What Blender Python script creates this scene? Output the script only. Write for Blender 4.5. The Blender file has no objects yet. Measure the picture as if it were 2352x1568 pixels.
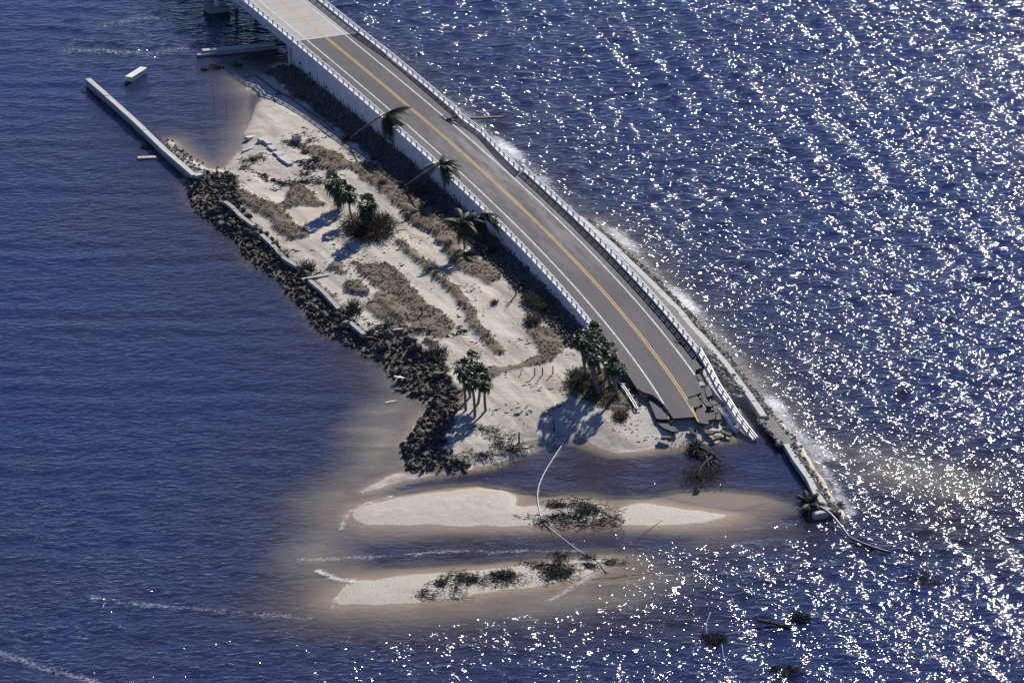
import bpy, bmesh, math, random
import numpy as np
from mathutils import Vector, Matrix, noise as mnoise

random.seed(7)
RNG = np.random.default_rng(11)
sc = bpy.context.scene
col = sc.collection

# ---------------------------------------------------------------- camera
PITCH = math.radians(21.5)
DIST = 790.0
FPX = 11760.0                    # focal length in pixels of a 2352 px wide view of the photograph
CAM = Vector((0, -DIST * math.cos(PITCH), DIST * math.sin(PITCH)))
cam_data = bpy.data.cameras.new('camera')
cam_data.sensor_fit = 'HORIZONTAL'; cam_data.sensor_width = 36.0; cam_data.lens = 180.0
cam_data.clip_start = 5.0; cam_data.clip_end = 60000.0
cam = bpy.data.objects.new('camera', cam_data); col.objects.link(cam)
cam.location = CAM; cam.rotation_euler = (math.pi / 2 - PITCH, 0, 0)
sc.camera = cam

# ---------------------------------------------------------------- sky and sun
SUN_EL, SUN_AZ = math.radians(26.0), math.radians(19.5)     # azimuth from +Y towards +X
world = bpy.data.worlds.new('World'); sc.world = world; world.use_nodes = True
wn = world.node_tree
sky = wn.nodes.new('ShaderNodeTexSky'); sky.sky_type = 'NISHITA'; sky.sun_disc = False
sky.sun_elevation = SUN_EL; sky.sun_rotation = SUN_AZ
sky.air_density = 1.0; sky.dust_density = 0.0; sky.ozone_density = 4.0
tint = wn.nodes.new('ShaderNodeMix'); tint.data_type = 'RGBA'; tint.blend_type = 'MULTIPLY'; tint.inputs[0].default_value = 1.0
tint.inputs[7].default_value = (0.78, 0.82, 1.16, 1)      # clear washed air after the storm
wn.links.new(sky.outputs[0], tint.inputs[6]); wn.links.new(tint.outputs[2], wn.nodes['Background'].inputs[0])
wn.nodes['Background'].inputs[1].default_value = 0.058
sd = bpy.data.lights.new('sun', 'SUN'); sd.energy = 5.0; sd.angle = math.radians(0.53); sd.color = (1.0, 0.94, 0.86)
sun = bpy.data.objects.new('sun', sd); col.objects.link(sun)
SDIR = Vector((math.sin(SUN_AZ) * math.cos(SUN_EL), math.cos(SUN_AZ) * math.cos(SUN_EL), math.sin(SUN_EL)))
sun.rotation_euler = SDIR.to_track_quat('Z', 'Y').to_euler()
sun.location = (40, 80, 60)

# ---------------------------------------------------------------- exposure
vs = sc.view_settings
vs.view_transform = 'Standard'; vs.look = 'None'; vs.exposure = 0.52; vs.gamma = 1.0; vs.use_curve_mapping = False
sc.cycles.use_denoising = True; sc.cycles.denoising_prefilter = 'ACCURATE'
sc.cycles.max_bounces = 6; sc.cycles.transparent_max_bounces = 8
sc.cycles.sample_clamp_direct = 0.0
sc.cycles.sample_clamp_indirect = 3.0
sc.cycles.caustics_reflective = False; sc.cycles.caustics_refractive = False

# ---------------------------------------------------------------- pixels to places
CP, SP = math.cos(PITCH), math.sin(PITCH)
def P(x, y, z=0.0):
    u = (x - 1176.0) / FPX; v = (784.0 - y) / FPX
    d = Vector((u, CP + v * SP, -SP + v * CP))
    return CAM + d * ((z - CAM.z) / d.z)
def Parr(pts, z=0.0):
    return np.array([P(p[0], p[1], z)[:] for p in pts])
def proj(p):
    r = Vector(p) - CAM
    f = r.y * CP - r.z * SP; up = r.y * SP + r.z * CP
    return 1176 + FPX * r.x / f, 784 - FPX * up / f
def sc3(pts, ox, oy, k=0.3):        # pixels of an enlarged crop -> view pixels
    return [(x * k + ox, y * k + oy) for x, y in pts]

# ---------------------------------------------------------------- small numeric helpers
def smooth(a, b, x):
    t = np.clip((x - a) / (b - a), 0, 1); return t * t * (3 - 2 * t)
def vnoise(X, Y, scale, seed):
    r = np.random.default_rng(seed); n = 256
    tab = r.random((n, n))
    x = X * scale + 1000.3; y = Y * scale + 1000.7
    xi = np.floor(x).astype(int); yi = np.floor(y).astype(int)
    fx = x - xi; fy = y - yi
    fx = fx * fx * (3 - 2 * fx); fy = fy * fy * (3 - 2 * fy)
    a = tab[xi % n, yi % n]; b = tab[(xi + 1) % n, yi % n]; c = tab[xi % n, (yi + 1) % n]; d = tab[(xi + 1) % n, (yi + 1) % n]
    return (a * (1 - fx) + b * fx) * (1 - fy) + (c * (1 - fx) + d * fx) * fy
def fbm(X, Y, scale, seed, octv=4):
    s = 0; amp = 1; tot = 0
    for i in range(octv):
        s = s + amp * vnoise(X, Y, scale * 2 ** i, seed + i); tot += amp; amp *= 0.5
    return s / tot - 0.5
def seg_dist(px, py, poly, closed=True):
    n = len(poly); best = np.full(px.shape, 1e9)
    for i in range(n if closed else n - 1):
        ax, ay = poly[i][:2]; bx, by = poly[(i + 1) % n][:2]
        dx, dy = bx - ax, by - ay; L = dx * dx + dy * dy + 1e-9
        t = np.clip(((px - ax) * dx + (py - ay) * dy) / L, 0, 1)
        best = np.minimum(best, (px - ax - t * dx) ** 2 + (py - ay - t * dy) ** 2)
    return np.sqrt(best)
def inside(px, py, poly):
    n = len(poly); c = np.zeros(px.shape, bool)
    for i in range(n):
        ax, ay = poly[i][:2]; bx, by = poly[(i + 1) % n][:2]
        if ay == by: continue
        k = ((ay > py) != (by > py)) & (px < (bx - ax) * (py - ay) / (by - ay) + ax)
        c ^= k
    return c
def sdf(px, py, poly):
    d = seg_dist(px, py, poly); return np.where(inside(px, py, poly), d, -d)
def sdf_near(px, py, poly, margin):
    poly = np.asarray(poly); out = np.full(px.shape, -margin)
    m = (px > poly[:, 0].min() - margin) & (px < poly[:, 0].max() + margin) & (py > poly[:, 1].min() - margin) & (py < poly[:, 1].max() + margin)
    if m.any(): out[m] = np.maximum(sdf(px[m], py[m], poly), -margin)
    return out
def line_near(px, py, line, margin):
    line = np.asarray(line); out = np.full(px.shape, float(margin))
    m = (px > line[:, 0].min() - margin) & (px < line[:, 0].max() + margin) & (py > line[:, 1].min() - margin) & (py < line[:, 1].max() + margin)
    if m.any(): out[m] = np.minimum(seg_dist(px[m], py[m], line, False), margin)
    return out
def resample(pts, step):
    pts = np.asarray(pts, float)
    seg = np.linalg.norm(np.diff(pts, axis=0), axis=1); s = np.concatenate([[0], np.cumsum(seg)])
    n = max(2, int(round(s[-1] / step)) + 1); t = np.linspace(0, s[-1], n)
    return np.stack([np.interp(t, s, pts[:, i]) for i in range(pts.shape[1])], 1)

# ---------------------------------------------------------------- materials
def mat(name):
    m = bpy.data.materials.new(name); m.use_nodes = True
    return m, m.node_tree, m.node_tree.nodes['Principled BSDF']
def N(nt, kind, **kw):
    n = nt.nodes.new(kind)
    for k, v in kw.items():
        if k.startswith('i_'): n.inputs[k[2:].replace('_', ' ')].default_value = v
        else: setattr(n, k, v)
    return n
def mixc(nt, fac, a, b, mode='MIX'):
    n = nt.nodes.new('ShaderNodeMix'); n.data_type = 'RGBA'; n.blend_type = mode
    for sock, v in ((n.inputs[0], fac), (n.inputs[6], a), (n.inputs[7], b)):
        if isinstance(v, bpy.types.NodeSocket): nt.links.new(v, sock)
        elif isinstance(v, (tuple, list)): sock.default_value = tuple(v) + ((1,) if len(v) == 3 else ())
        else: sock.default_value = v
    return n.outputs[2]
def mth(nt, op, a, b=0.0, c=None, clamp=False):
    n = nt.nodes.new('ShaderNodeMath'); n.operation = op; n.use_clamp = clamp
    for i, v in enumerate((a, b) if c is None else (a, b, c)):
        if isinstance(v, bpy.types.NodeSocket): nt.links.new(v, n.inputs[i])
        else: n.inputs[i].default_value = v
    return n.outputs[0]
def ramp(nt, x, stops):
    n = nt.nodes.new('ShaderNodeValToRGB'); cr = n.color_ramp
    while len(cr.elements) < len(stops): cr.elements.new(0.5)
    for e, (p, c) in zip(cr.elements, stops):
        e.position = p; e.color = (c if isinstance(c, tuple) else (c, c, c)) + (1,) if not (isinstance(c, tuple) and len(c) == 4) else c
    nt.links.new(x, n.inputs[0]); return n.outputs[0]
def attr(nt, name):
    n = nt.nodes.new('ShaderNodeAttribute'); n.attribute_name = name; return n
def tex(nt, scale, detail=4, rough=0.55, vec=None, kind='ShaderNodeTexNoise'):
    n = nt.nodes.new(kind); n.inputs['Scale'].default_value = scale
    if 'Detail' in n.inputs: n.inputs['Detail'].default_value = detail
    if 'Roughness' in n.inputs: n.inputs['Roughness'].default_value = rough
    if vec is None:
        vec = nt.nodes.new('ShaderNodeTexCoord').outputs['Object']
    nt.links.new(vec, n.inputs['Vector']); return n.outputs[0]
def worldpos(nt): return nt.nodes.new('ShaderNodeNewGeometry').outputs['Position']
def bump(nt, b, h, strength, dist):
    n = nt.nodes.new('ShaderNodeBump'); n.inputs['Strength'].default_value = strength; n.inputs['Distance'].default_value = dist
    nt.links.new(h, n.inputs['Height']); nt.links.new(n.outputs[0], b.inputs['Normal'])
def simple(name, c1, c2, scale=3.0, rough=0.85, bstr=0.4, bdist=0.02, rand=0.0, spec=0.3):
    m, nt, b = mat(name)
    pos = worldpos(nt)
    f = tex(nt, scale, 5, 0.6, pos)
    c = mixc(nt, ramp(nt, f, [(0.3, 0.0), (0.7, 1.0)]), c1, c2)
    if rand:
        oi = nt.nodes.new('ShaderNodeObjectInfo')
        c = mixc(nt, 1.0, c, ramp(nt, oi.outputs['Random'], [(0.0, 1 - rand), (1.0, 1 + rand * 0.4)]), 'MULTIPLY')
    nt.links.new(c, b.inputs['Base Color']); b.inputs['Roughness'].default_value = rough
    b.inputs['Specular IOR Level'].default_value = spec
    if bstr: bump(nt, b, tex(nt, scale * 3, 4, 0.6, pos), bstr, bdist)
    return m

M = {}
M['concrete'] = simple('weathered_concrete', (0.42, 0.41, 0.39), (0.56, 0.55, 0.53), 0.9)
M['concrete_old'] = simple('stained_concrete', (0.26, 0.25, 0.23), (0.42, 0.40, 0.37), 1.2)
M['white_conc'] = simple('painted_concrete', (0.60, 0.60, 0.59), (0.74, 0.74, 0.73), 0.5, 0.8, 0.2)
M['metal'] = simple('galvanised_metal', (0.55, 0.56, 0.58), (0.66, 0.67, 0.69), 2.0, 0.5, 0.0, spec=0.5)
M['rock'] = simple('wet_rock', (0.055, 0.046, 0.036), (0.175, 0.146, 0.115), 1.6, 0.9, 0.9, 0.08, rand=0.35)
M['rock_pale'] = simple('pale_rock', (0.16, 0.15, 0.13), (0.34, 0.32, 0.28), 1.6, 0.9, 0.9, 0.08, rand=0.3)
M['slab'] = simple('broken_asphalt', (0.055, 0.052, 0.055), (0.095, 0.090, 0.093), 2.0, 0.85, 0.3, 0.02)
M['white_paint'] = simple('white_road_paint', (0.36, 0.35, 0.34), (0.74, 0.74, 0.72), 0.9, 0.7, 0.0)
M['yellow_paint'] = simple('yellow_road_paint', (0.38, 0.22, 0.06), (0.66, 0.38, 0.08), 0.9, 0.7, 0.0)
M['trunk'] = simple('palm_trunk', (0.14, 0.115, 0.09), (0.26, 0.22, 0.18), 4.0, 0.95, 0.8, 0.03)
M['wood'] = simple('dead_wood', (0.055, 0.045, 0.036), (0.15, 0.12, 0.095), 3.0, 0.95, 0.5, 0.02)
M['board'] = simple('bleached_board', (0.40, 0.35, 0.28), (0.58, 0.53, 0.45), 2.0, 0.9, 0.3, 0.01)
M['dark_board'] = simple('dark_board', (0.12, 0.10, 0.085), (0.25, 0.22, 0.19), 2.0, 0.9, 0.3, 0.01)
M['hose'] = simple('white_pipe', (0.34, 0.34, 0.36), (0.58, 0.59, 0.61), 1.0, 0.6, 0.0, spec=0.4)
M['dark_pipe'] = simple('dark_pipe', (0.05, 0.05, 0.055), (0.10, 0.10, 0.11), 1.0, 0.6, 0.0)
M['red'] = simple('red_rope', (0.30, 0.05, 0.035), (0.42, 0.09, 0.06), 1.0, 0.8, 0.0)
M['blue'] = simple('blue_rope', (0.20, 0.33, 0.50), (0.35, 0.48, 0.62), 1.0, 0.8, 0.0)
M['trailer'] = simple('dirty_white_sheet', (0.58, 0.57, 0.50), (0.72, 0.71, 0.64), 0.8, 0.6, 0.1)
def leaf_mat(name, c1, c2, scale=1.2, spec=0.5, rough=0.5):
    m, nt, b = mat(name)
    f = tex(nt, scale, 4, 0.6, worldpos(nt))
    oi = nt.nodes.new('ShaderNodeObjectInfo')
    c = mixc(nt, ramp(nt, f, [(0.32, 0.0), (0.68, 1.0)]), c1, c2)
    c = mixc(nt, 1.0, c, ramp(nt, oi.outputs['Random'], [(0.0, 0.75), (1.0, 1.15)]), 'MULTIPLY')
    nt.links.new(c, b.inputs['Base Color']); b.inputs['Roughness'].default_value = rough
    b.inputs['Specular IOR Level'].default_value = spec
    t = nt.nodes.new('ShaderNodeBsdfTranslucent'); nt.links.new(c, t.inputs[0])
    mx = nt.nodes.new('ShaderNodeMixShader'); mx.inputs[0].default_value = 0.22
    nt.links.new(b.outputs[0], mx.inputs[1]); nt.links.new(t.outputs[0], mx.inputs[2])
    nt.links.new(mx.outputs[0], nt.nodes['Material Output'].inputs[0])
    return m
M['palm_leaf'] = leaf_mat('fan_palm_leaf', (0.028, 0.052, 0.026), (0.070, 0.108, 0.052), 1.2, 0.32, 0.5)
M['coco_leaf'] = leaf_mat('feather_palm_leaf', (0.028, 0.040, 0.020), (0.068, 0.078, 0.038), 1.2, 0.2, 0.65)
M['dead_leaf'] = leaf_mat('dead_leaf', (0.10, 0.074, 0.050), (0.22, 0.17, 0.12), 1.2, 0.08, 0.9)
M['brush'] = leaf_mat('grey_green_brush', (0.055, 0.056, 0.038), (0.13, 0.12, 0.078), 1.2, 0.08, 0.9)
M['weed'] = leaf_mat('wet_green_leaf', (0.040, 0.058, 0.026), (0.11, 0.125, 0.055), 1.2, 0.15, 0.8)

# ---------------------------------------------------------------- mesh builder
class MB:
    def __init__(s): s.v = []; s.f = []; s.n = 0
    def add(s, v, f):
        v = np.asarray(v, float); s.v.append(v)
        s.f.extend([tuple(i + s.n for i in q) for q in f]); s.n += len(v); return s
    def box(s, c, size, R=None):
        x, y, z = size[0] / 2, size[1] / 2, size[2] / 2
        v = np.array([(-x, -y, -z), (x, -y, -z), (x, y, -z), (-x, y, -z), (-x, -y, z), (x, -y, z), (x, y, z), (-x, y, z)])
        if R is not None: v = v @ np.asarray(R).T
        return s.add(v + np.asarray(c), [(0, 3, 2, 1), (4, 5, 6, 7), (0, 1, 5, 4), (1, 2, 6, 5), (2, 3, 7, 6), (3, 0, 4, 7)])
    def tube(s, pts, rad, n=6, cap=True):
        pts = np.asarray(pts, float); m = len(pts)
        rad = np.full(m, rad) if np.isscalar(rad) else np.asarray(rad)
        tan = np.gradient(pts, axis=0); tan /= np.linalg.norm(tan, axis=1)[:, None] + 1e-9
        ref = np.array([0, 0, 1.0]) if abs(tan[0][2]) < 0.8 else np.array([1.0, 0, 0])
        V = []
        a = np.linspace(0, 2 * math.pi, n, endpoint=False)
        for i in range(m):
            u = np.cross(tan[i], ref); l = np.linalg.norm(u)
            if l < 1e-4: u = np.array([1.0, 0, 0]); l = 1
            u /= l; w = np.cross(tan[i], u)
            V.append(pts[i] + rad[i] * (np.cos(a)[:, None] * u + np.sin(a)[:, None] * w))
        F = []
        for i in range(m - 1):
            for j in range(n):
                k = (j + 1) % n; F.append((i * n + j, i * n + k, (i + 1) * n + k, (i + 1) * n + j))
        if cap: F.append(tuple(range(n))[::-1]); F.append(tuple((m - 1) * n + j for j in range(n)))
        return s.add(np.concatenate(V), F)
    def sweep(s, path, prof, lat=None):
        """profile points (lateral, vertical) swept along path points (x, y, z)"""
        path = np.asarray(path, float); m = len(path); n = len(prof)
        t = np.gradient(path[:, :2], axis=0); t /= np.linalg.norm(t, axis=1)[:, None]
        nx = np.stack([-t[:, 1], t[:, 0]], 1)      # left of travel
        V = np.zeros((m, n, 3))
        for j, (l, z) in enumerate(prof):
            V[:, j, :2] = path[:, :2] + nx * l; V[:, j, 2] = path[:, 2] + z
        F = []
        for i in range(m - 1):
            for j in range(n):
                k = (j + 1) % n; F.append((i * n + j, (i + 1) * n + j, (i + 1) * n + k, i * n + k))
        F.append(tuple(range(n))); F.append(tuple((m - 1) * n + j for j in range(n))[::-1])
        return s.add(V.reshape(-1, 3), F)
    def mesh(s, name, m=None, smoothed=False, fix=True):
        me = bpy.data.meshes.new(name)
        V = np.concatenate(s.v) if s.v else np.zeros((0, 3))
        me.from_pydata(V.tolist(), [], s.f)
        if fix and len(s.f) < 60000:
            b = bmesh.new(); b.from_mesh(me); bmesh.ops.recalc_face_normals(b, faces=b.faces); b.to_mesh(me); b.free()
        if m: me.materials.append(m)
        if smoothed: me.polygons.foreach_set('use_smooth', [True] * len(me.polygons))
        me.update(); return me
    def build(s, name, m, parent=None, smoothed=False, loc=None, fix=True):
        o = bpy.data.objects.new(name, s.mesh(name, m, smoothed, fix)); col.objects.link(o)
        if parent: o.parent = parent
        if loc is not None: o.location = loc
        return o
def tag(o, label=None, cat=None, group=None, kind=None):
    if label: o['label'] = label
    if cat: o['category'] = cat
    if group: o['group'] = group
    if kind: o['kind'] = kind
    return o
def thing(name, label, cat, loc=(0, 0, 0), rz=0, group=None):
    o = bpy.data.objects.new(name, None); o.empty_display_size = 0.3; col.objects.link(o)
    o.location = loc; o.rotation_euler = (0, 0, rz)
    return tag(o, label, cat, group)
def inst(name, me, parent=None, loc=(0, 0, 0), rot=(0, 0, 0), scale=1.0):
    o = bpy.data.objects.new(name, me); col.objects.link(o)
    o.parent = parent; o.location = loc; o.rotation_euler = rot
    o.scale = (scale,) * 3 if np.isscalar(scale) else scale
    return o
def rotz(a): c, s = math.cos(a), math.sin(a); return np.array([[c, -s, 0], [s, c, 0], [0, 0, 1]])

# ---------------------------------------------------------------- road alignment
CL = [(643, 0, 6.4), (749.7, 87, 5.9), (882, 198, 5.35), (1062, 353, 4.7), (1235, 510, 3.95), (1255, 529, 3.85), (1411, 703, 2.95),
      (1466, 764, 2.65), (1509, 823, 2.42), (1574.7, 909.6, 2.2), (1604, 962, 2.1)]
cw = np.array([P(x, y, z)[:] for x, y, z in CL])
cs = np.concatenate([[0], np.cumsum(np.linalg.norm(np.diff(cw[:, :2], axis=0), axis=1))])
cs -= cs[1]                                   # s = 0 at the bridge joint
fx, fy, fz = (np.polyfit(cs, cw[:, i], 4 if i < 2 else 3) for i in range(3))
S0, SEND = cs[0], cs[-1]
def road_raw(s):
    return np.array([np.polyval(fx, s), np.polyval(fy, s), np.polyval(fz, s)])
def road_at(s, lat=0.0, dz=0.0):
    s_ = min(max(s, S0), SEND)
    p = road_raw(s_); a = road_raw(s_ - 0.5); b = road_raw(s_ + 0.5)
    t = (b - a); g = t[2] / np.linalg.norm(t[:2]); t = t[:2] / np.linalg.norm(t[:2])
    if s != s_: p = p + np.array([t[0], t[1], g]) * (s - s_)
    n = np.array([-t[1], t[0]])               # left of travel (away from the bridge); road right side = image right = +lat
    return np.array([p[0] + n[0] * lat, p[1] + n[1] * lat, p[2] + dz])
def road_line(s0, s1, lat, dz=0.0, step=1.0):
    n = max(2, int(abs(s1 - s0) / step) + 1)
    return np.array([road_at(s, lat, dz) for s in np.linspace(s0, s1, n)])
def s_of(yF, lat, dz=0.0):                    # s where the offset line crosses image row yF
    lo, hi = S0 - 40, SEND + 30
    for _ in range(40):
        m = (lo + hi) / 2
        if proj(road_at(m, lat, dz))[1] < yF: lo = m
        else: hi = m
    return (lo + hi) / 2
rs = np.linspace(S0 - 45, SEND, 500); RL = np.array([road_at(s) for s in rs])
HALF = 6.15
S_LEND = s_of(752, -HALF - 0.25)              # where the standing left railing ends
# ---------------------------------------------------------------- shore lines (view pixels)
MAIN = [(640, 143), (610, 158), (585, 170), (567, 180), (564, 207), (600, 222), (591, 249), (571, 288), (565, 315), (552, 348), (532, 369), (513, 390), (474, 387), (417, 354), (388, 324),
        (384, 330), (410, 360), (444, 402), (421, 414), (428, 429), (436, 447), (446, 480), (482, 501), (521, 537), (554, 564), (581, 606), (623, 627), (653, 648), (671, 678), (701, 708), (722, 745),
        (758, 774), (815, 792), (848, 816), (884, 837), (902, 858), (920, 888), (950, 912), (980, 918), (986, 933), (965, 963), (950, 987), (923, 1014), (934, 1055), (940, 1082),
        (913, 1088), (868, 1109), (837, 1127), (850, 1126), (898, 1112), (949, 1103), (1009, 1087), (1078, 1079), (1123, 1067), (1183, 1055), (1222, 1043), (1219, 1031), (1192, 1013), (1213, 1009),
        (1273, 1007), (1315, 1004), (1348, 1013), (1378, 1028), (1411, 1037), (1440, 1037), (1506, 1028), (1596, 1024), (1644, 1018), (1671, 1003), (1684, 988), (1672, 950), (1690, 935), (1716, 931)]
CAPL = [(1330, 497), (1368.6, 529), (1401.6, 557.7), (1466, 619), (1518.6, 670), (1560, 712), (1591, 750.6), (1621, 780.6), (1643.7, 807.6), (1664.7, 830), (1688.7, 863), (1711, 893), (1741, 933.6), (1756, 957)]
CAPM = [(1756, 957), (1785, 992), (1806, 1018)]                   # broken stretch: block mat without its cap
CAPR = [(1806, 1018), (1828.8, 1056), (1858.8, 1098), (1873.8, 1131), (1885.8, 1146), (1900.8, 1170)]
BAR1 = [(810, 1180), (822, 1167), (858, 1155), (912, 1143), (1008, 1128.6), (1098, 1119.6), (1167, 1121), (1185, 1143.6), (1185, 1161), (1208, 1163), (1244, 1158.6), (1298, 1148), (1343, 1146.6),
        (1388, 1164.6), (1391, 1194.6), (1358, 1203.6), (1298, 1206.6), (1238, 1203.6), (1178, 1206.6), (1068, 1206.6), (918, 1203.6), (837, 1203.6), (816, 1194.6)]
BAR1B = [(1403, 1191.6), (1418, 1170.6), (1463, 1154), (1523, 1160), (1598, 1170.6), (1673, 1182.6), (1628, 1194.6), (1568, 1203.6), (1478, 1205), (1418, 1203.6)]
BAR1C = [(1560, 1140), (1640, 1130), (1700, 1136), (1745, 1150), (1690, 1162), (1600, 1158)]    # never quite dry
BAR2 = [(768, 1377.6), (780, 1356.6), (822, 1332.6), (858, 1331), (912, 1323.6), (978, 1317.6), (1098, 1308.6), (1248, 1293.6), (1328, 1284.6), (1388, 1284.6), (1388, 1296.6), (1343, 1320.6), (1298, 1332.6),
        (1223, 1347.6), (1148, 1355), (1088, 1362.6), (1038, 1371.6), (948, 1383.6), (858, 1386.6), (780, 1386.6)]
capw = Parr(CAPL, 1.25); capm = Parr(CAPM, 0.9); capr = Parr(CAPR, 1.0)
mainw = Parr(MAIN)[:, :2]
def off2(line, d):
    line = np.asarray(line)[:, :2]; t = np.gradient(line, axis=0); t /= np.linalg.norm(t, axis=1)[:, None]
    return line + np.stack([-t[:, 1], t[:, 0]], 1) * d
capout = off2(capw, 0.9)[::-1]
rs_ = [road_at(s, 7.4)[:2] for s in np.linspace(s_of(450, 7.0), 0.5, 30)]
leftab = [road_at(s, l)[:2] for s, l in ((-1.0, 4.0), (-4.0, -3.0))]
main_poly = np.concatenate([mainw, capout, np.array(rs_), np.array(leftab)])
bars = [(Parr(b)[:, :2], h) for b, h in ((BAR1, 0.24), (BAR1B, 0.07), (BAR2, 0.25), (BAR1C, -0.08))]
spit = off2(np.concatenate([capm, capr]), 1.9)

# ---------------------------------------------------------------- vegetation patches (view pixels)
R3 = (352.8, 294.0); R4 = (764.4, 235.2); R5 = (470.4, 588.0); R6 = (999.6, 529.2)
VEG = [sc3([(1190, 150), (1260, 150), (1420, 210), (1480, 270), (1500, 310), (1430, 330), (1350, 350), (1260, 290), (1210, 200)], *R3),
       sc3([(1500, 290), (1640, 270), (1780, 310), (1800, 370), (1900, 430), (2000, 560), (2150, 600), (2250, 690), (2352, 760), (2352, 1040), (2250, 950), (2150, 850), (2050, 760), (1900, 640), (1780, 530), (1640, 420), (1520, 330)], *R3),
       sc3([(550, 800), (700, 850), (850, 1000), (950, 1130), (1080, 1170), (1200, 1270), (1280, 1330), (1200, 1400), (1050, 1330), (950, 1250), (850, 1130), (750, 1000), (600, 920), (500, 850)], *R4),
       sc3([(1020, 500), (1060, 450), (1140, 440), (1220, 500), (1290, 590), (1200, 600), (1100, 600), (1000, 620), (940, 600), (1010, 560)], *R3),
       sc3([(640, 460), (780, 540), (900, 580), (1000, 650), (1100, 760), (1170, 830), (1060, 850), (960, 800), (870, 680), (760, 620), (640, 540)], *R3),
       sc3([(1130, 40), (1250, 60), (1420, 60), (1500, 140), (1600, 280), (1680, 360), (1780, 430), (1890, 500), (1880, 570), (1800, 660), (1720, 600), (1600, 520), (1500, 440), (1380, 320), (1280, 190), (1180, 100)], *R5),
       sc3([(1090, 200), (1160, 190), (1250, 270), (1240, 300), (1150, 280), (1080, 240)], *R5),
       sc3([(1230, 360), (1310, 330), (1400, 400), (1500, 470), (1560, 560), (1450, 530), (1330, 470), (1240, 400)], *R5),
       sc3([(1300, 250), (1370, 280), (1450, 370), (1570, 480), (1520, 510), (1400, 410), (1310, 310)], *R5),
       sc3([(940, 80), (1000, 55), (1080, 110), (1060, 130), (960, 100)], *R5),
       sc3([(1590, 525), (1660, 565), (1650, 595), (1590, 560)], *R5),
       sc3([(1670, 605), (1790, 680), (1760, 705), (1680, 650)], *R5),
       sc3([(385, 830), (420, 815), (490, 890), (530, 945), (460, 950), (400, 870)], *R6),
       sc3([(720, 740), (840, 740), (940, 800), (980, 880), (930, 970), (840, 1020), (700, 1040), (560, 1080), (430, 1140), (380, 1050), (500, 1050), (640, 1030), (760, 980), (820, 960), (790, 850), (720, 800)], *R6),
       sc3([(1060, 1100), (1150, 1060), (1300, 1080), (1420, 1150), (1520, 1290), (1560, 1350), (1450, 1400), (1300, 1360), (1180, 1330), (1060, 1260), (1040, 1180)], *R6)]
VEGH = [0.35, 0.28, 0.30, 0.35, 0.35, 0.22, 0.5, 0.3, 0.45, 0.4, 0.4, 0.4, 0.3, 0.22, 0.25]
RIDGE = sc3([(520, 1070), (560, 1120), (700, 1240), (800, 1340), (920, 1430), (1000, 1530)], *R4) + sc3([(200, 560), (270, 620), (285, 700), (330, 760), (390, 815)], *R6)
WRACK = [sc3([(660, 150), (860, 110), (1050, 290), (1010, 420), (930, 500), (800, 350), (660, 330), (640, 230)], *R3),
         sc3([(960, 300), (1200, 170), (1300, 430), (1200, 420), (1100, 430), (1000, 480)], *R3),
         sc3([(700, 1060), (1000, 900), (1150, 980), (1300, 1160), (1250, 1170), (1050, 1040), (900, 1000)], *R3),
         sc3([(1230, 480), (1700, 560), (1700, 700), (1650, 760), (1560, 700), (1300, 560)], *R5),
         sc3([(1960, 560), (2100, 640), (2100, 760), (1900, 720), (1850, 640)], *R5)]

# ---------------------------------------------------------------- terrain height field
GX0, GX1, GY0, GY1, GS = -74.0, 64.0, -112.0, 176.0, 0.45
gx = np.arange(GX0, GX1, GS); gy = np.arange(GY0, GY1, GS)
TX, TY = np.meshgrid(gx, gy, indexing='ij')
dm = sdf(TX, TY, main_poly)
wob = fbm(TX, TY, 0.35, 3, 4)
dmw = dm + wob * 1.6
land = np.where(dmw > 0, 1.15 * (1 - np.exp(-dmw / 4.5)), np.maximum(dmw * 0.09, -3.0))
pool_w = Parr([(446, 404), (390, 336), (196, 178), (560, 95), (660, 130), (575, 200), (565, 330), (520, 396)])[:, :2]
lee = (dmw < 0) & (TX < 12) & ~inside(TX, TY, pool_w)
kl = smooth(P(0, 940).y, P(0, 760).y, TY)
H = np.where(lee & (TX < np.interp(TY, [-20, 30, 150], [0, -10, -30])), np.maximum(dmw * (0.09 + 0.22 * kl), -3.0), land)
for poly, hh in bars:
    db = sdf_near(TX, TY, poly, 30.0) + wob * 1.2
    hb = np.where(db > 0, hh * (1 - np.exp(-db / 4.0)) if hh > 0 else hh, (0 if hh > 0 else hh) + db * 0.042)
    H = np.maximum(H, hb)
# scoured tidal channels
for poly, dep in (([(930, 1108), (1010, 1098), (1120, 1082), (1230, 1030), (1290, 1016), (1400, 1052), (1520, 1045), (1680, 1015), (1790, 1010), (1850, 1110), (1870, 1160), (1740, 1130), (1600, 1122), (1450, 1142), (1330, 1135), (1200, 1130), (1100, 1108), (980, 1120), (880, 1135)], 1.1),
                  ([(830, 1255), (980, 1232), (1200, 1226), (1420, 1222), (1600, 1228), (1560, 1262), (1380, 1268), (1150, 1288), (960, 1300), (840, 1300)], 0.65)):
    dc = sdf_near(TX, TY, Parr(poly)[:, :2], 6.0) + wob * 1.5; kc = smooth(-1.5, 3.0, dc)
    H = np.where(H < 0.05, H * (1 - kc) - dep * kc, H)
# narrow spit behind and in front of the right-hand sea wall
dspit = line_near(TX, TY, spit, 14.0)
H = np.maximum(H, 0.20 - dspit * 0.34 + wob * 0.3)
dcapo = line_near(TX, TY, capw, 14.0)
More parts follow.
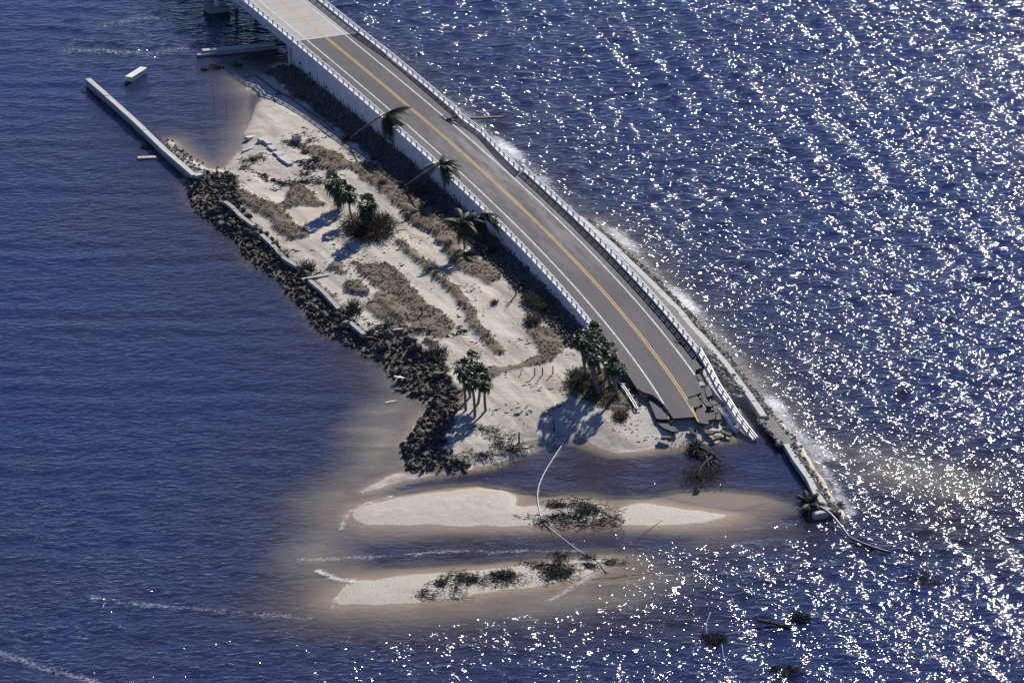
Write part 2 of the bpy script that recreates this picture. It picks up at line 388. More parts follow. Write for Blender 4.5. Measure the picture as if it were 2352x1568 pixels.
# road lateral / station
rl2 = RL[:, :2]; sel = dm > -16
lat = np.full(TX.shape, 99.0); sta = np.zeros(TX.shape)
ii = np.argwhere(sel)
tg = np.gradient(rl2, axis=0); tg /= np.linalg.norm(tg, axis=1)[:, None]
for a in range(0, len(ii), 20000):
    k = ii[a:a + 20000]; px = TX[k[:, 0], k[:, 1]]; py = TY[k[:, 0], k[:, 1]]
    d2 = (px[:, None] - rl2[None, :, 0]) ** 2 + (py[:, None] - rl2[None, :, 1]) ** 2
    j = d2.argmin(1); dx = px - rl2[j, 0]; dy = py - rl2[j, 1]
    L = dx * -tg[j, 1] + dy * tg[j, 0]
    along = dx * tg[j, 0] + dy * tg[j, 1]
    lat[k[:, 0], k[:, 1]] = np.where(np.abs(along) < 3, L, 99.0)
    sta[k[:, 0], k[:, 1]] = rs[j] + along
zr = np.interp(sta, rs, RL[:, 2])
ROADB = s_of(940, -2.0)
# left bank: rock slope under the retaining wall
zb = np.interp(sta, [0, 30, 75, 105, 125, 140, ROADB], [2.1, 2.0, 1.8, 1.6, 1.55, 1.5, 1.5])
lt = -lat - (HALF + 0.45)
bank = np.where((lt > -1.2) & (lt < 7) & (sta > -1.5) & (sta < S_LEND + 4), zb - np.maximum(lt, 0) * 0.25, -9)
bank = np.where(sta < 1.0, bank - (1.0 - sta) * 0.5, bank)
H = np.maximum(H, bank)
# fill below the carriageway
S_RW = s_of(470, HALF)                         # right retaining wall ends here, slope with block mat begins
edge_r = np.interp(sta, [0, S_RW, ROADB], [HALF + 0.3, HALF + 0.3, HALF + 0.2])
fill = (sta > 0.6) & (sta < SEND - 2) & (lat > -HALF - 0.2) & (lat < edge_r)
drop = 0.55 + 0.65 * smooth(SEND - 38, SEND - 12, sta) * smooth(0.0, 3.0, np.abs(lat + 1.5) - 1.0)
H = np.where(fill, np.maximum(H, zr - drop), H)
# right bank between railing and cap
ltr = lat - (HALF + 0.2); capd = dcapo
m = (ltr > 0) & (ltr < 9) & (sta > S_RW - 6) & (sta < ROADB + 6) & (dm > 0.8)
tt = ltr / (ltr + capd + 1e-3)
zt = np.minimum(zr - 0.3, 2.6)
zrb = zt * (1 - tt) + 1.05 * tt
gone = smooth(s_of(800, HALF), s_of(850, HALF), sta)
H = np.where(m, np.maximum(H, zrb * (1 - gone) + (0.85 + wob) * gone), H)
# the pool between fallen railing and cap
# plants: low grassy islands left standing where the sand washed out
veg = np.zeros(TX.shape); WIG = fbm(TX, TY, 0.5, 21, 4)
def onland(pts):                                # image polygon to ground near 1.1 m
    return Parr(pts, 1.05)[:, :2]
for poly, vh in zip(VEG, VEGH):
    d = sdf_near(TX, TY, onland(poly), 6.0) + WIG * 2.0 + 0.35
    k = smooth(-0.1, 0.5, d)
    cov = np.clip(k * (1.12 + 1.3 * fbm(TX, TY, 0.25, 31, 3)), 0, 1)
    H = H + vh * k * (H > 0.05) * smooth(0, .6, H); veg = np.maximum(veg, cov)
dr = line_near(TX, TY, onland(RIDGE), 6.0) + WIG * 0.8
kr = 1 - smooth(0.35, 1.3, dr); H = H + 0.42 * kr; veg = np.maximum(veg, kr)
rbd = sdf_near(TX, TY, Parr([(428, 404), (466, 396), (520, 398), (545, 408), (540, 432), (556, 470), (578, 512), (602, 534), (652, 588), (683, 622), (713, 645), (758, 684), (803, 738), (832, 764), (890, 752), (950, 780), (976, 812), (1027, 843), (1033, 882), (1057, 906), (1048, 948), (1027, 993), (1012, 1008), (1017, 1034), (1060, 1062), (991, 1080), (936, 1078), (922, 1012), (982, 933), (946, 912), (898, 858), (844, 816), (754, 775), (697, 708), (649, 648), (577, 606), (517, 538), (442, 481), (417, 414)], 0.6)[:, :2], 6.0)
veg = np.maximum(veg, smooth(-1.2, 0.6, rbd + WIG * 3))     # dark soil between the boulders
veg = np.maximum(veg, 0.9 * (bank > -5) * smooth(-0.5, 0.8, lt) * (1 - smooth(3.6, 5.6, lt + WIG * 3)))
wrack = np.zeros(TX.shape)
for poly in WRACK:
    d = sdf_near(TX, TY, onland(poly), 8.0) + WIG * 3
    wrack = np.maximum(wrack, smooth(-2.0, 2.0, d))
# sand relief: washed channels, ripples, footprints of the surge
H = H + np.where(H > 0.12, 0.16 * fbm(TX, TY, 0.16, 41, 4) + 0.05 * fbm(TX, TY, 1.1, 51, 2), 0)
ca, sa = math.cos(math.radians(-66)), math.sin(math.radians(-66)); UU = TX * ca + TY * sa; VV_ = -TX * sa + TY * ca
chan = fbm(UU * 0.16, VV_, 0.42, 203, 4)
H = H + np.where(dm > 1.5, 0.42 * chan, 0) * smooth(0.3, 0.9, H) * (lat < -HALF - 5)
gully = np.exp(-(line_near(TX, TY, onland(sc3([(860, 330), (900, 400), (940, 470), (1010, 540)], *R3)), 5.0) / 1.6) ** 2)
H = H - 0.35 * gully
H = np.where(H > 0.02, np.maximum(H, 0.02), H)

def hz(x, y):
    i = (x - GX0) / GS; j = (y - GY0) / GS
    i = min(max(i, 0), len(gx) - 1.001); j = min(max(j, 0), len(gy) - 1.001)
    a, b = int(i), int(j); u, v = i - a, j - b
    return float((H[a, b] * (1 - u) + H[a + 1, b] * u) * (1 - v) + (H[a, b + 1] * (1 - u) + H[a + 1, b + 1] * u) * v)
def hza(X, Y):
    i = np.clip((X - GX0) / GS, 0, len(gx) - 1.001); j = np.clip((Y - GY0) / GS, 0, len(gy) - 1.001)
    a = i.astype(int); b = j.astype(int); u = i - a; v = j - b
    return (H[a, b] * (1 - u) + H[a + 1, b] * u) * (1 - v) + (H[a, b + 1] * (1 - u) + H[a + 1, b + 1] * u) * v
def G(x, y, lift=0.0):                          # image point -> point on the ground (or the water)
    z = 1.0
    for _ in range(12):
        p = P(x, y, z); z = 0.5 * z + 0.5 * max(hz(p.x, p.y), 0.0)
    p = P(x, y, z); return Vector((p.x, p.y, max(hz(p.x, p.y), 0.0) + lift))

def grid_mesh(name, X, Y, Z, attrs, m):
    nx, ny = X.shape
    me = bpy.data.meshes.new(name)
    V = np.stack([X, Y, Z], -1).reshape(-1, 3).astype(np.float32)
    idx = np.arange(nx * ny).reshape(nx, ny)
    F = np.stack([idx[:-1, :-1], idx[1:, :-1], idx[1:, 1:], idx[:-1, 1:]], -1).reshape(-1, 4).astype(np.int32)
    me.vertices.add(len(V)); me.vertices.foreach_set('co', V.ravel())
    me.loops.add(F.size); me.loops.foreach_set('vertex_index', F.ravel())
    me.polygons.add(len(F)); me.polygons.foreach_set('loop_start', np.arange(0, F.size, 4, dtype=np.int32))
    me.polygons.foreach_set('use_smooth', np.ones(len(F), bool))
    me.update(calc_edges=True)
    for k, a in attrs.items():
        at = me.attributes.new(k, 'FLOAT', 'POINT'); at.data.foreach_set('value', a.ravel().astype(np.float32))
    me.materials.append(m)
    o = bpy.data.objects.new(name, me); col.objects.link(o); return o

# sand material
m, nt, b = mat('storm_washed_sand'); pos = worldpos(nt)
n1 = tex(nt, 0.12, 5, 0.6, pos); n2 = tex(nt, 1.3, 6, 0.7, pos); n3 = tex(nt, 5.0, 3, 0.6, pos)
sand = mixc(nt, ramp(nt, n1, [(0.35, 0.0), (0.65, 1.0)]), (0.61, 0.565, 0.48), (0.44, 0.40, 0.335))
sand = mixc(nt, ramp(nt, n2, [(0.42, 0.0), (0.72, 0.35)]), sand, (0.34, 0.29, 0.24))
wetf = attr(nt, 'wet').outputs['Fac']
mps = nt.nodes.new('ShaderNodeMapping'); mps.inputs['Scale'].default_value = (0.16, 1.0, 1.0); nt.links.new(pos, mps.inputs[0])
sand = mixc(nt, ramp(nt, tex(nt, 0.7, 5, 0.65, mps.outputs[0]), [(0.45, 0.0), (0.7, 0.45)]), sand, (0.38, 0.335, 0.285))
mpi = nt.nodes.new('ShaderNodeMapping'); mpi.vector_type = 'TEXTURE'; mpi.inputs['Rotation'].default_value = (0, 0, math.radians(-66)); mpi.inputs['Scale'].default_value = (7.0, 1.0, 1.0); nt.links.new(pos, mpi.inputs[0])
isl = tex(nt, 0.42, 6, 0.7, mpi.outputs[0])
sand = mixc(nt, mth(nt, 'MULTIPLY', ramp(nt, isl, [(0.48, 0.0), (0.66, 0.75)]), mth(nt, 'SUBTRACT', 1.0, wetf)), sand, (0.25, 0.205, 0.155))
sand = mixc(nt, wetf, sand, (0.33, 0.29, 0.235))
stre = tex(nt, 0.55, 6, 0.75, None)
mp = nt.nodes.new('ShaderNodeMapping'); mp.inputs['Scale'].default_value = (1.0, 2.6, 1.0); mp.inputs['Rotation'].default_value = (0, 0, 0.5)
nt.links.new(pos, mp.inputs[0]); fl = tex(nt, 0.9, 7, 0.8, mp.outputs[0])
wk = mth(nt, 'MULTIPLY', attr(nt, 'wrack').outputs['Fac'], 0.16)
thr = mth(nt, 'SUBTRACT', 0.70, wk)
fleck = mth(nt, 'MULTIPLY', mth(nt, 'SUBTRACT', fl, thr), 14.0, clamp=True)
sand = mixc(nt, mth(nt, 'MULTIPLY', fleck, 0.8), sand, (0.10, 0.085, 0.068))
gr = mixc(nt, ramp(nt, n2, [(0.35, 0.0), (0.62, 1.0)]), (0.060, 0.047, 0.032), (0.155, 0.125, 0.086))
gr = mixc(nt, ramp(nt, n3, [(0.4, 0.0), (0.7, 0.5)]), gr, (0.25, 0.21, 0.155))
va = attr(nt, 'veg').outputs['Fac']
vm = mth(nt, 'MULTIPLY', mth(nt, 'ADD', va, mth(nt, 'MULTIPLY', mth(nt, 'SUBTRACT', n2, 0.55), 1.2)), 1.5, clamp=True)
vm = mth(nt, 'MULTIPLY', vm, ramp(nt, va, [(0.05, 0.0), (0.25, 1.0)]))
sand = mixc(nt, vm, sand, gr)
nt.links.new(sand, b.inputs['Base Color'])
nt.links.new(ramp(nt, wetf, [(0.0, 0.95), (1.0, 0.62)]), b.inputs['Roughness']); b.inputs['Specular IOR Level'].default_value = 0.3
hh = mth(nt, 'ADD', mth(nt, 'MULTIPLY', n2, 0.6), mth(nt, 'MULTIPLY', n3, 0.4)); bump(nt, b, hh, 0.8, 0.15)
M['sand'] = m
wet = (1 - smooth(0.04, 0.27, H + 0.12 * fbm(TX, TY, 0.3, 61, 3) + 0.26 * fbm(TX * 0.14, TY, 0.7, 63, 4)))
ground = tag(grid_mesh('ground', TX, TY, H, {'veg': veg, 'wet': wet, 'wrack': wrack}, M['sand']), 'pale washed-out sand of the island and its sandbars', None, None, 'structure')

# ---------------------------------------------------------------- water
def graded(a, b, step, far, n=26):
    core = np.arange(a, b + 1e-6, step); g = np.geomspace(step, far, n)
    return np.concatenate([a - g[::-1], core, b + g])
WS = 0.55
wx = graded(-102, 104, WS, 9000); wy = graded(-136, 196, WS, 14000)
WX, WY = np.meshgrid(wx, wy, indexing='ij')
core = (np.abs(WX) < 130) & (WY > -170) & (WY < 230)
hW = np.where((WX > GX0 + 1) & (WX < GX1 - 1) & (WY > GY0 + 1) & (WY < GY1 - 1), hza(WX, WY), -3.0)
depth = np.maximum(-hW, 0)
# exposure to the wind: open water to the right of road and wall, lee to the left
barrier = np.concatenate([np.array([road_at(s, 5)[:2] for s in np.linspace(S0 - 45, s_of(800, HALF), 40)]), capw[6:, :2], capm[:, :2], capr[:, :2], Parr([(1930, 1230), (1700, 1215), (1420, 1260), (1330, 1390), (900, 1440), (600, 1568)])[:, :2]])
bx = barrier[:, 0]; by = barrier[:, 1]
order = np.argsort(by); side = WX - np.interp(WY, by[order], bx[order])
chop = 0.36 + 0.70 * smooth(-3.0, 6.0, side)
lowl = P(100, 1568); tl = P(320, 90); pool = P(1330, 1080)
chop = np.maximum(chop, 0.40 + 0.36 * smooth(-20, -100, WY) * (WX < 30) * np.ones_like(WX))
chop = np.maximum(chop, 0.36 + 0.62 * np.exp(-(((WX - tl.x) / 15) ** 2 + ((WY - tl.y) / 18) ** 2)))
chop = np.maximum(chop, 0.25 + 0.45 * np.exp(-(((WX - pool.x) / 7) ** 2 + ((WY - pool.y) / 14) ** 2)))
chop *= 0.98
chop *= 1 - 0.55 * np.exp(-depth / 0.25) * (side < 0)
Z = np.zeros(WX.shape)
wr = np.random.default_rng(5)
for i in range(46):
    lam = 2.3 * (7.5 / 2.3) ** wr.random(); th = math.radians(-112 + wr.normal(0, 44)); amp = 0.0085 * lam * (0.6 + 0.8 * wr.random())
    ph = wr.random() * 6.283; kk = 2 * math.pi / lam
    Z += amp * np.sin(kk * (WX * math.cos(th) + WY * math.sin(th)) + ph)
Z = Z * chop * 0.38 * core * smooth(0.0, 0.5, depth)
for lam, am in ((11, .05), (8.0, .04), (6.2, .03)):       # low swell trains in the lee
    th = math.radians(-98 + lam)
    Z += core * (side < 0) * am * 0.6 * smooth(0.2, 1.2, depth) * np.sin(2 * math.pi / lam * (WX * math.cos(th) + WY * math.sin(th)) + 3 * fbm(WX, WY, 0.03, 9, 2))
dland = np.full(WX.shape, 60.0); cm = core
dland[cm] = -np.maximum.reduce([sdf(WX[cm], WY[cm], main_poly)] + [sdf(WX[cm], WY[cm], p_) for p_, h_ in bars])
silt = 0.95 * np.exp(-np.maximum(dland, 0) / 2.6)
leeW = smooth(P(0, 940).y, P(0, 780).y, WY) * (~inside(WX, WY, pool_w) & (WX < np.interp(WY, [-20, 30, 150], [0, -10, -30])))
silt = silt * (1 - leeW) + leeW * 0.5 * np.exp(-np.maximum(dland, 0) / 0.8)
for poly, wgt, soft in (([(960, 880), (930, 880), (880, 910), (820, 980), (770, 1080), (720, 1150), (745, 1200), (690, 1250), (640, 1300), (740, 1345), (720, 1385), (740, 1410), (900, 1415), (1250, 1410), (1450, 1380), (1560, 1330), (1450, 1290), (1300, 1310), (1000, 1320), (850, 1335), (800, 1300), (780, 1210), (830, 1130), (940, 1085)], 0.82, 5.5),
                        ([(1560, 1135), (1650, 1122), (1740, 1145), (1800, 1170), (1690, 1200), (1400, 1210), (1390, 1150)], 0.55, 4.0),
                        ([(1800, 960), (1880, 1000), (2050, 1040), (2280, 1110), (2200, 1140), (2000, 1110), (1860, 1050)], 0.5, 6.0)):
    pw = Parr(poly)[:, :2]; d = sdf_near(WX, WY, pw, 25.0) + 5 * fbm(WX, WY, 0.06, 71, 3)
    silt = np.maximum(silt, wgt * smooth(-soft, soft, d))
silt *= 0.62 + 0.5 * (fbm(WX, WY, 0.08, 81, 3) + 0.5) + 1.5 * fbm(WX * 0.3, WY * 1.1, 0.25, 83, 4)
silt = np.clip(silt, 0, 1)
brown = np.exp(-np.maximum(dland, 0) / 16.0)
for poly, soft in (([(600, 180), (560, 320), (480, 380), (400, 330), (420, 250), (500, 150)], 12), ([(1760, 860), (2000, 940), (2352, 1040), (2352, 1330), (2100, 1260), (1900, 1150), (1850, 1050)], 12), ([(1230, 1010), (1660, 1020), (1860, 1180), (1300, 1290), (1000, 1290), (820, 1260), (1000, 1100)], 8), ([(600, 1430), (1000, 1420), (1600, 1380), (1700, 1460), (1000, 1540)], 10)):
    pw = Parr(poly)[:, :2]; brown = np.maximum(brown, smooth(-soft, soft, sdf_near(WX, WY, pw, 25.0)))
kch = smooth(0.35, 0.7, depth) * (dland < 9) * (WX > P(870, 1100).x) * (WY < P(0, 1000).y); silt *= 1 - 0.8 * kch
brown = np.clip(brown * (0.7 + 1.0 * fbm(WX, WY, 0.05, 91, 4) + 0.25), 0, 1)
opac = 1 - np.exp(-depth * 2.9)
opac = np.maximum(opac, np.clip(silt, 0, 1) * 0.8 * smooth(0.0, 0.15, depth))
# foam
foam = np.zeros(WX.shape)
def fline(pts, w, s, jit=2.0):
    global foam
    d = line_near(WX, WY, Parr(pts)[:, :2], w * 4 + 4) + jit * np.abs(fbm(WX, WY, 0.4, 101, 3))
    foam = np.maximum(foam, s * np.exp(-(d / w) ** 2))
rshore = np.array([road_at(s, float(np.interp(s, [20, 60, S_RW, S_RW + 10], [13.5, 13.0, 10.5, 9.0])))[:2] for s in np.linspace(s_of(170, 6), s_of(500, 6), 40)])
d = np.minimum(line_near(WX, WY, rshore, 14), line_near(WX, WY, off2(capw, 3.4), 14)) + 2.2 * np.abs(fbm(WX, WY, 0.3, 111, 3))
surf = 0.5 + 0.5 * smooth(-0.05, 0.25, fbm(WX, WY, 0.07, 121, 2))
foam = np.maximum(foam, 1.0 * surf * np.exp(-(d / 2.3) ** 2))
d = line_near(WX, WY, off2(np.concatenate([capm, capr]), 3.6), 14) + 2.0 * np.abs(fbm(WX, WY, 0.3, 131, 3)); foam = np.maximum(foam, 0.75 * np.exp(-(d / 1.5) ** 2))
for pts, w, s in (([(690, 1287), (850, 1278), (1000, 1268), (1200, 1264), (1345, 1266)], 1.2, 0.54), ([(215, 1373), (330, 1388), (450, 1398), (560, 1408), (720, 1419)], 1.4, 0.52), ([(0, 1500), (90, 1530), (230, 1567)], 1.7, 0.54),
                  ([(1500, 1320), (1640, 1320), (1780, 1305), (1940, 1288)], 1.2, 0.5), ([(1940, 1288), (2100, 1265), (2352, 1250)], 1.6, 0.35),
                  ([(785, 1215), (795, 1180), (830, 1160), (900, 1140)], 0.8, 0.8), ([(735, 1310), (760, 1325), (820, 1336)], 1.1, 0.9), ([(765, 1395), (775, 1370), (800, 1345)], 0.9, 0.8), ([(830, 1130), (880, 1105), (935, 1088)], 0.8, 0.9), ([(1260, 1380), (1320, 1345), (1360, 1320)], 1.0, 0.6), ([(1245, 1245), (1215, 1225), (1205, 1240)], 0.7, 0.4),
                  ([(150, 115), (230, 118), (330, 122), (420, 112)], 3.2, 0.46), ([(240, 60), (330, 40), (440, 48)], 3.2, 0.44), ([(370, 185), (430, 200), (495, 192)], 0.9, 0.35),
                  ([(1790, 950), (1830, 1000), (1900, 1050)], 2.6, 0.7), ([(1850, 985), (1960, 1030), (2080, 1065), (2200, 1110)], 1.6, 0.45), ([(1900, 1060), (2020, 1080), (2130, 1130)], 1.6, 0.4), ([(150, 560), (240, 553), (330, 543)], 1.6, 0.16), ([(2000, 610), (2180, 640), (2352, 650)], 2.2, 0.22), ([(1930, 1420), (2100, 1350)], 2.0, 0.2)):
    fline(pts, w, s)

m, nt, b = mat('bay_water'); nt.nodes.remove(b); pos = worldpos(nt)
A = {k: attr(nt, k).outputs['Fac'] for k in ('chop', 'opac', 'silt', 'brown', 'foam')}
mpw = nt.nodes.new('ShaderNodeMapping'); mpw.inputs['Rotation'].default_value = (0, 0, math.radians(-18)); mpw.inputs['Scale'].default_value = (0.75, 1.2, 1.0)
nt.links.new(pos, mpw.inputs[0])
b1 = tex(nt, 0.78, 2, 0.5, mpw.outputs[0]); b2 = tex(nt, 2.3, 2, 0.5, mpw.outputs[0])
big = tex(nt, 0.06, 2, 0.5, pos)
hgt = mth(nt, 'ADD', mth(nt, 'MULTIPLY', b1, 0.56), mth(nt, 'MULTIPLY', b2, 0.135))
hgt = mth(nt, 'MULTIPLY', hgt, mth(nt, 'MULTIPLY', A['chop'], mth(nt, 'ADD', 0.48, mth(nt, 'MULTIPLY', big, 1.0))))
bp = nt.nodes.new('ShaderNodeBump'); bp.inputs['Strength'].default_value = 1.0; bp.inputs['Distance'].default_value = 1.0
nt.links.new(hgt, bp.inputs['Height'])
patch = tex(nt, 0.035, 4, 0.6, pos)
deep = mixc(nt, ramp(nt, patch, [(0.35, 0.0), (0.65, 1.0)]), (0.018, 0.027, 0.090), (0.024, 0.029, 0.080))
murk = mixc(nt, A['brown'], deep, (0.040, 0.028, 0.036))
murk = mixc(nt, A['silt'], murk, (0.33, 0.285, 0.20))
df = nt.nodes.new('ShaderNodeBsdfDiffuse'); nt.links.new(murk, df.inputs[0])
tr = nt.nodes.new('ShaderNodeBsdfTransparent'); tr.inputs[0].default_value = (0.88, 0.81, 0.72, 1)
body = nt.nodes.new('ShaderNodeMixShader'); nt.links.new(A['opac'], body.inputs[0]); nt.links.new(tr.outputs[0], body.inputs[1]); nt.links.new(df.outputs[0], body.inputs[2])
gl = nt.nodes.new('ShaderNodeBsdfGlossy'); gl.distribution = 'BECKMANN'; gl.inputs['Roughness'].default_value = 0.125; nt.links.new(bp.outputs[0], gl.inputs['Normal'])
lw = nt.nodes.new('ShaderNodeLayerWeight'); lw.inputs['Blend'].default_value = 0.5; nt.links.new(bp.outputs[0], lw.inputs['Normal'])
fres = mth(nt, 'ADD', 0.02, mth(nt, 'MULTIPLY', mth(nt, 'POWER', lw.outputs['Facing'], 5.0), 0.98), clamp=True)
sur = nt.nodes.new('ShaderNodeMixShader'); nt.links.new(fres, sur.inputs[0]); nt.links.new(body.outputs[0], sur.inputs[1]); nt.links.new(gl.outputs[0], sur.inputs[2])
fd = nt.nodes.new('ShaderNodeBsdfDiffuse'); fd.inputs[0].default_value = (0.80, 0.80, 0.79, 1)
fn = tex(nt, 1.7, 7, 0.8, pos); fn2 = tex(nt, 0.35, 3, 0.6, pos)
ff = mth(nt, 'MULTIPLY', mth(nt, 'SUBTRACT', mth(nt, 'ADD', A['foam'], mth(nt, 'MULTIPLY', mth(nt, 'SUBTRACT', fn, 0.5), 1.8)), 0.42), 1.7, clamp=True)
ff = mth(nt, 'MULTIPLY', ff, ramp(nt, A['foam'], [(0.04, 0.0), (0.3, 1.0)]))
fin = nt.nodes.new('ShaderNodeMixShader'); nt.links.new(ff, fin.inputs[0]); nt.links.new(sur.outputs[0], fin.inputs[1]); nt.links.new(fd.outputs[0], fin.inputs[2])
nt.links.new(fin.outputs[0], nt.nodes['Material Output'].inputs[0])
M['water'] = m
water = tag(grid_mesh('water', WX, WY, Z, {'chop': chop, 'opac': opac, 'silt': silt, 'brown': brown, 'foam': foam}, M['water']), 'dark blue rippled bay water around the island', None, None, 'structure')
# ---------------------------------------------------------------- road surface
m, nt, b = mat('worn_asphalt'); pos = worldpos(nt)
mpr = nt.nodes.new('ShaderNodeMapping'); mpr.vector_type = 'TEXTURE'; mpr.inputs['Rotation'].default_value = (0, 0, math.radians(-69)); mpr.inputs['Scale'].default_value = (9.0, 1.0, 1.0); nt.links.new(pos, mpr.inputs[0])
st = tex(nt, 0.8, 5, 0.65, mpr.outputs[0]); n1 = tex(nt, 0.09, 4, 0.6, pos); n2 = tex(nt, 2.5, 5, 0.7, pos)
c = mixc(nt, ramp(nt, st, [(0.35, 0.0), (0.68, 1.0)]), (0.050, 0.048, 0.055), (0.077, 0.074, 0.083))
c = mixc(nt, ramp(nt, n1, [(0.4, 0.0), (0.65, 0.6)]), c, (0.088, 0.085, 0.092))
lt_ = attr(nt, 'lat').outputs['Fac']; dust = attr(nt, 'dust').outputs['Fac']
c = mixc(nt, ramp(nt, lt_, [(0.60, 0.0), (0.66, 0.35)]), c, (0.096, 0.086, 0.087))
dn = tex(nt, 0.5, 6, 0.75, mpr.outputs[0])
du = mth(nt, 'MULTIPLY', dust, ramp(nt, dn, [(0.42, 0.0), (0.68, 1.0)]))
sl = attr(nt, 'slat').outputs['Fac']
wt = mth(nt, 'MULTIPLY', ramp(nt, mth(nt, 'ABSOLUTE', mth(nt, 'SUBTRACT', mth(nt, 'ABSOLUTE', mth(nt, 'SUBTRACT', mth(nt, 'ABSOLUTE', sl), 1.85)), 0.85)), [(0.0, 1.0), (0.55, 0.0)]), ramp(nt, st, [(0.3, 0.3), (0.7, 1.0)]))
c = mixc(nt, mth(nt, 'MULTIPLY', wt, 0.3), c, (0.045, 0.042, 0.046))
vo = nt.nodes.new('ShaderNodeTexVoronoi'); vo.feature = 'DISTANCE_TO_EDGE'; vo.inputs['Scale'].default_value = 0.22; nt.links.new(mixc(nt, 0.12, pos, nt.nodes.new('ShaderNodeTexNoise').outputs[1]), vo.inputs['Vector'])
c = mixc(nt, mth(nt, 'MULTIPLY', ramp(nt, vo.outputs[0], [(0.004, 1.0), (0.012, 0.0)]), 0.5), c, (0.03, 0.028, 0.03))
c = mixc(nt, mth(nt, 'MULTIPLY', du, 0.9), c, (0.33, 0.315, 0.30))
nt.links.new(c, b.inputs['Base Color']); b.inputs['Roughness'].default_value = 0.85; b.inputs['Specular IOR Level'].default_value = 0.25
bump(nt, b, n2, 0.25, 0.02); M['asphalt'] = m
m, nt, b = mat('bridge_deck_concrete'); pos = worldpos(nt)
mpb = nt.nodes.new('ShaderNodeMapping'); mpb.vector_type = 'TEXTURE'; mpb.inputs['Rotation'].default_value = (0, 0, math.radians(21)); mpb.inputs['Scale'].default_value = (9.0, 0.8, 1.0); nt.links.new(pos, mpb.inputs[0])
c = mixc(nt, ramp(nt, tex(nt, 1.2, 5, 0.7, mpb.outputs[0]), [(0.35, 0.0), (0.65, 1.0)]), (0.33, 0.315, 0.28), (0.42, 0.405, 0.375))
c = mixc(nt, ramp(nt, attr(nt, 'lat').outputs['Fac'], [(0.58, 0.0), (0.66, 0.6)]), c, (0.31, 0.285, 0.235))
nt.links.new(c, b.inputs['Base Color']); b.inputs['Roughness'].default_value = 0.9; M['deck'] = m

def strip(name, rows, m, parent, thick, attrs=None):
    """rows: list of equal-length point rows across the road; closed slab of given thickness"""
    R = np.array(rows); a, n = R.shape[:2]; mb = MB()
    top = R.reshape(-1, 3); bot = top.copy(); bot[:, 2] -= thick
    F = []; o = a * n
    for i in range(a - 1):
        for j in range(n - 1):
            q = (i * n + j, (i + 1) * n + j, (i + 1) * n + j + 1, i * n + j + 1); F.append(q); F.append(tuple(x + o for x in q[::-1]))
    ring = [i * n for i in range(a)] + [(a - 1) * n + j for j in range(1, n)] + [i * n + n - 1 for i in range(a - 2, -1, -1)] + [j for j in range(n - 2, 0, -1)]
    for k in range(len(ring)):
        p, q = ring[k], ring[(k + 1) % len(ring)]; F.append((p, p + o, q + o, q))
    mb.add(np.concatenate([top, bot]), F)
    ob = mb.build(name, m, parent)
    for k, v in (attrs or {}).items():
        at = ob.data.attributes.new(k, 'FLOAT', 'POINT'); v = np.asarray(v, float).ravel(); at.data.foreach_set('value', np.concatenate([v, v]).astype(np.float32))
    return ob
# broken limits of the standing carriageway
SL1, SL2, SL3 = s_of(893, -6), s_of(900, -4.6), s_of(925, -3.7)
SR1, SR2, SR3, SR4 = s_of(842, 6), s_of(862, 3.9), s_of(900, 2.6), s_of(912, 0.4)
SE = s_of(957, -2.0)
rows = []; latv = []; dustv = []; slatv = []
for s in np.concatenate([np.arange(0.05, 95, 2.0), np.arange(95, SE, 0.7), [SE]]):
    l0 = np.interp(s, [0, SL1, SL1 + 1.2, SL2 + 1, SL3, SE], [-HALF, -HALF, -5.6, -4.4, -3.75, -3.55])
    l1 = np.interp(s, [0, SR1, SR1 + .5, SR2, SR3, SR4, SE], [HALF, HALF, 4.3, 3.7, 3.1, 0.35, 0.2])
    if s > SL1: l0 += 0.25 * mnoise.noise(Vector((s * .9, 1, 0)))
    if s > SR1: l1 += 0.3 * mnoise.noise(Vector((s * .9, 7, 0)))
    ls = np.linspace(l0, l1, 25)
    sag = 0.12 * float(smooth(SE - 14, SE, s))
    rows.append([road_at(s, l, -sag) for l in ls]); latv.append(np.abs(ls) / HALF); slatv.append(ls)
    yF = proj(road_at(s))[1]
    dustv.append([np.interp(yF, [250, 330, 400, 560, 640], [0, 1, 1, .75, .1]) * np.interp(l, [-6, -3, 0, 3.5, 6], [.2, .4, .8, 1, .8]) for l in ls])
road = tag(strip('road', rows, M['asphalt'], None, 0.42, {'lat': latv, 'dust': dustv, 'slat': slatv}), 'grey two-lane causeway road curving down to its broken end', None, None, 'structure')
rows = []
for s in np.linspace(SR1 - 2, SE - 0.35, 30):
    l0 = np.interp(s, [0, SL1, SL1 + 1.2, SL2 + 1, SL3, SE], [-HALF, -HALF, -5.6, -4.4, -3.75, -3.55]) + 0.35; l1 = np.interp(s, [0, SR1, SR1 + .5, SR2, SR3, SR4, SE], [HALF, HALF, 4.3, 3.7, 3.1, 0.35, 0.2]) - 0.4
    rows.append([road_at(s, l, -0.42 - 0.12 * float(smooth(SE - 14, SE, s)) ) for l in np.linspace(l0, l1, 5)])
strip('road_base', rows, simple('limerock_base', (0.20, 0.165, 0.115), (0.38, 0.33, 0.25), 2.5, 0.95, 0.8, 0.08), road, 0.75)
def sag_at(s): return 0.12 * float(smooth(SE - 14, SE, s))
def paint(name, s0, s1, lat, w, m, parent, step=1.5, thick=0.006):
    mb = MB(); n = max(2, int((s1 - s0) / step)); pts = np.array([road_at(s, lat, 0.004 - sag_at(s)) for s in np.linspace(s0, s1, n)])
    mb.sweep(pts, [(-w / 2, 0), (w / 2, 0), (w / 2, thick), (-w / 2, thick)]); return mb.build(name, m, parent)
paint('edge_line', 0.1, s_of(926, -3.66), -3.66, 0.24, M['white_paint'], road)
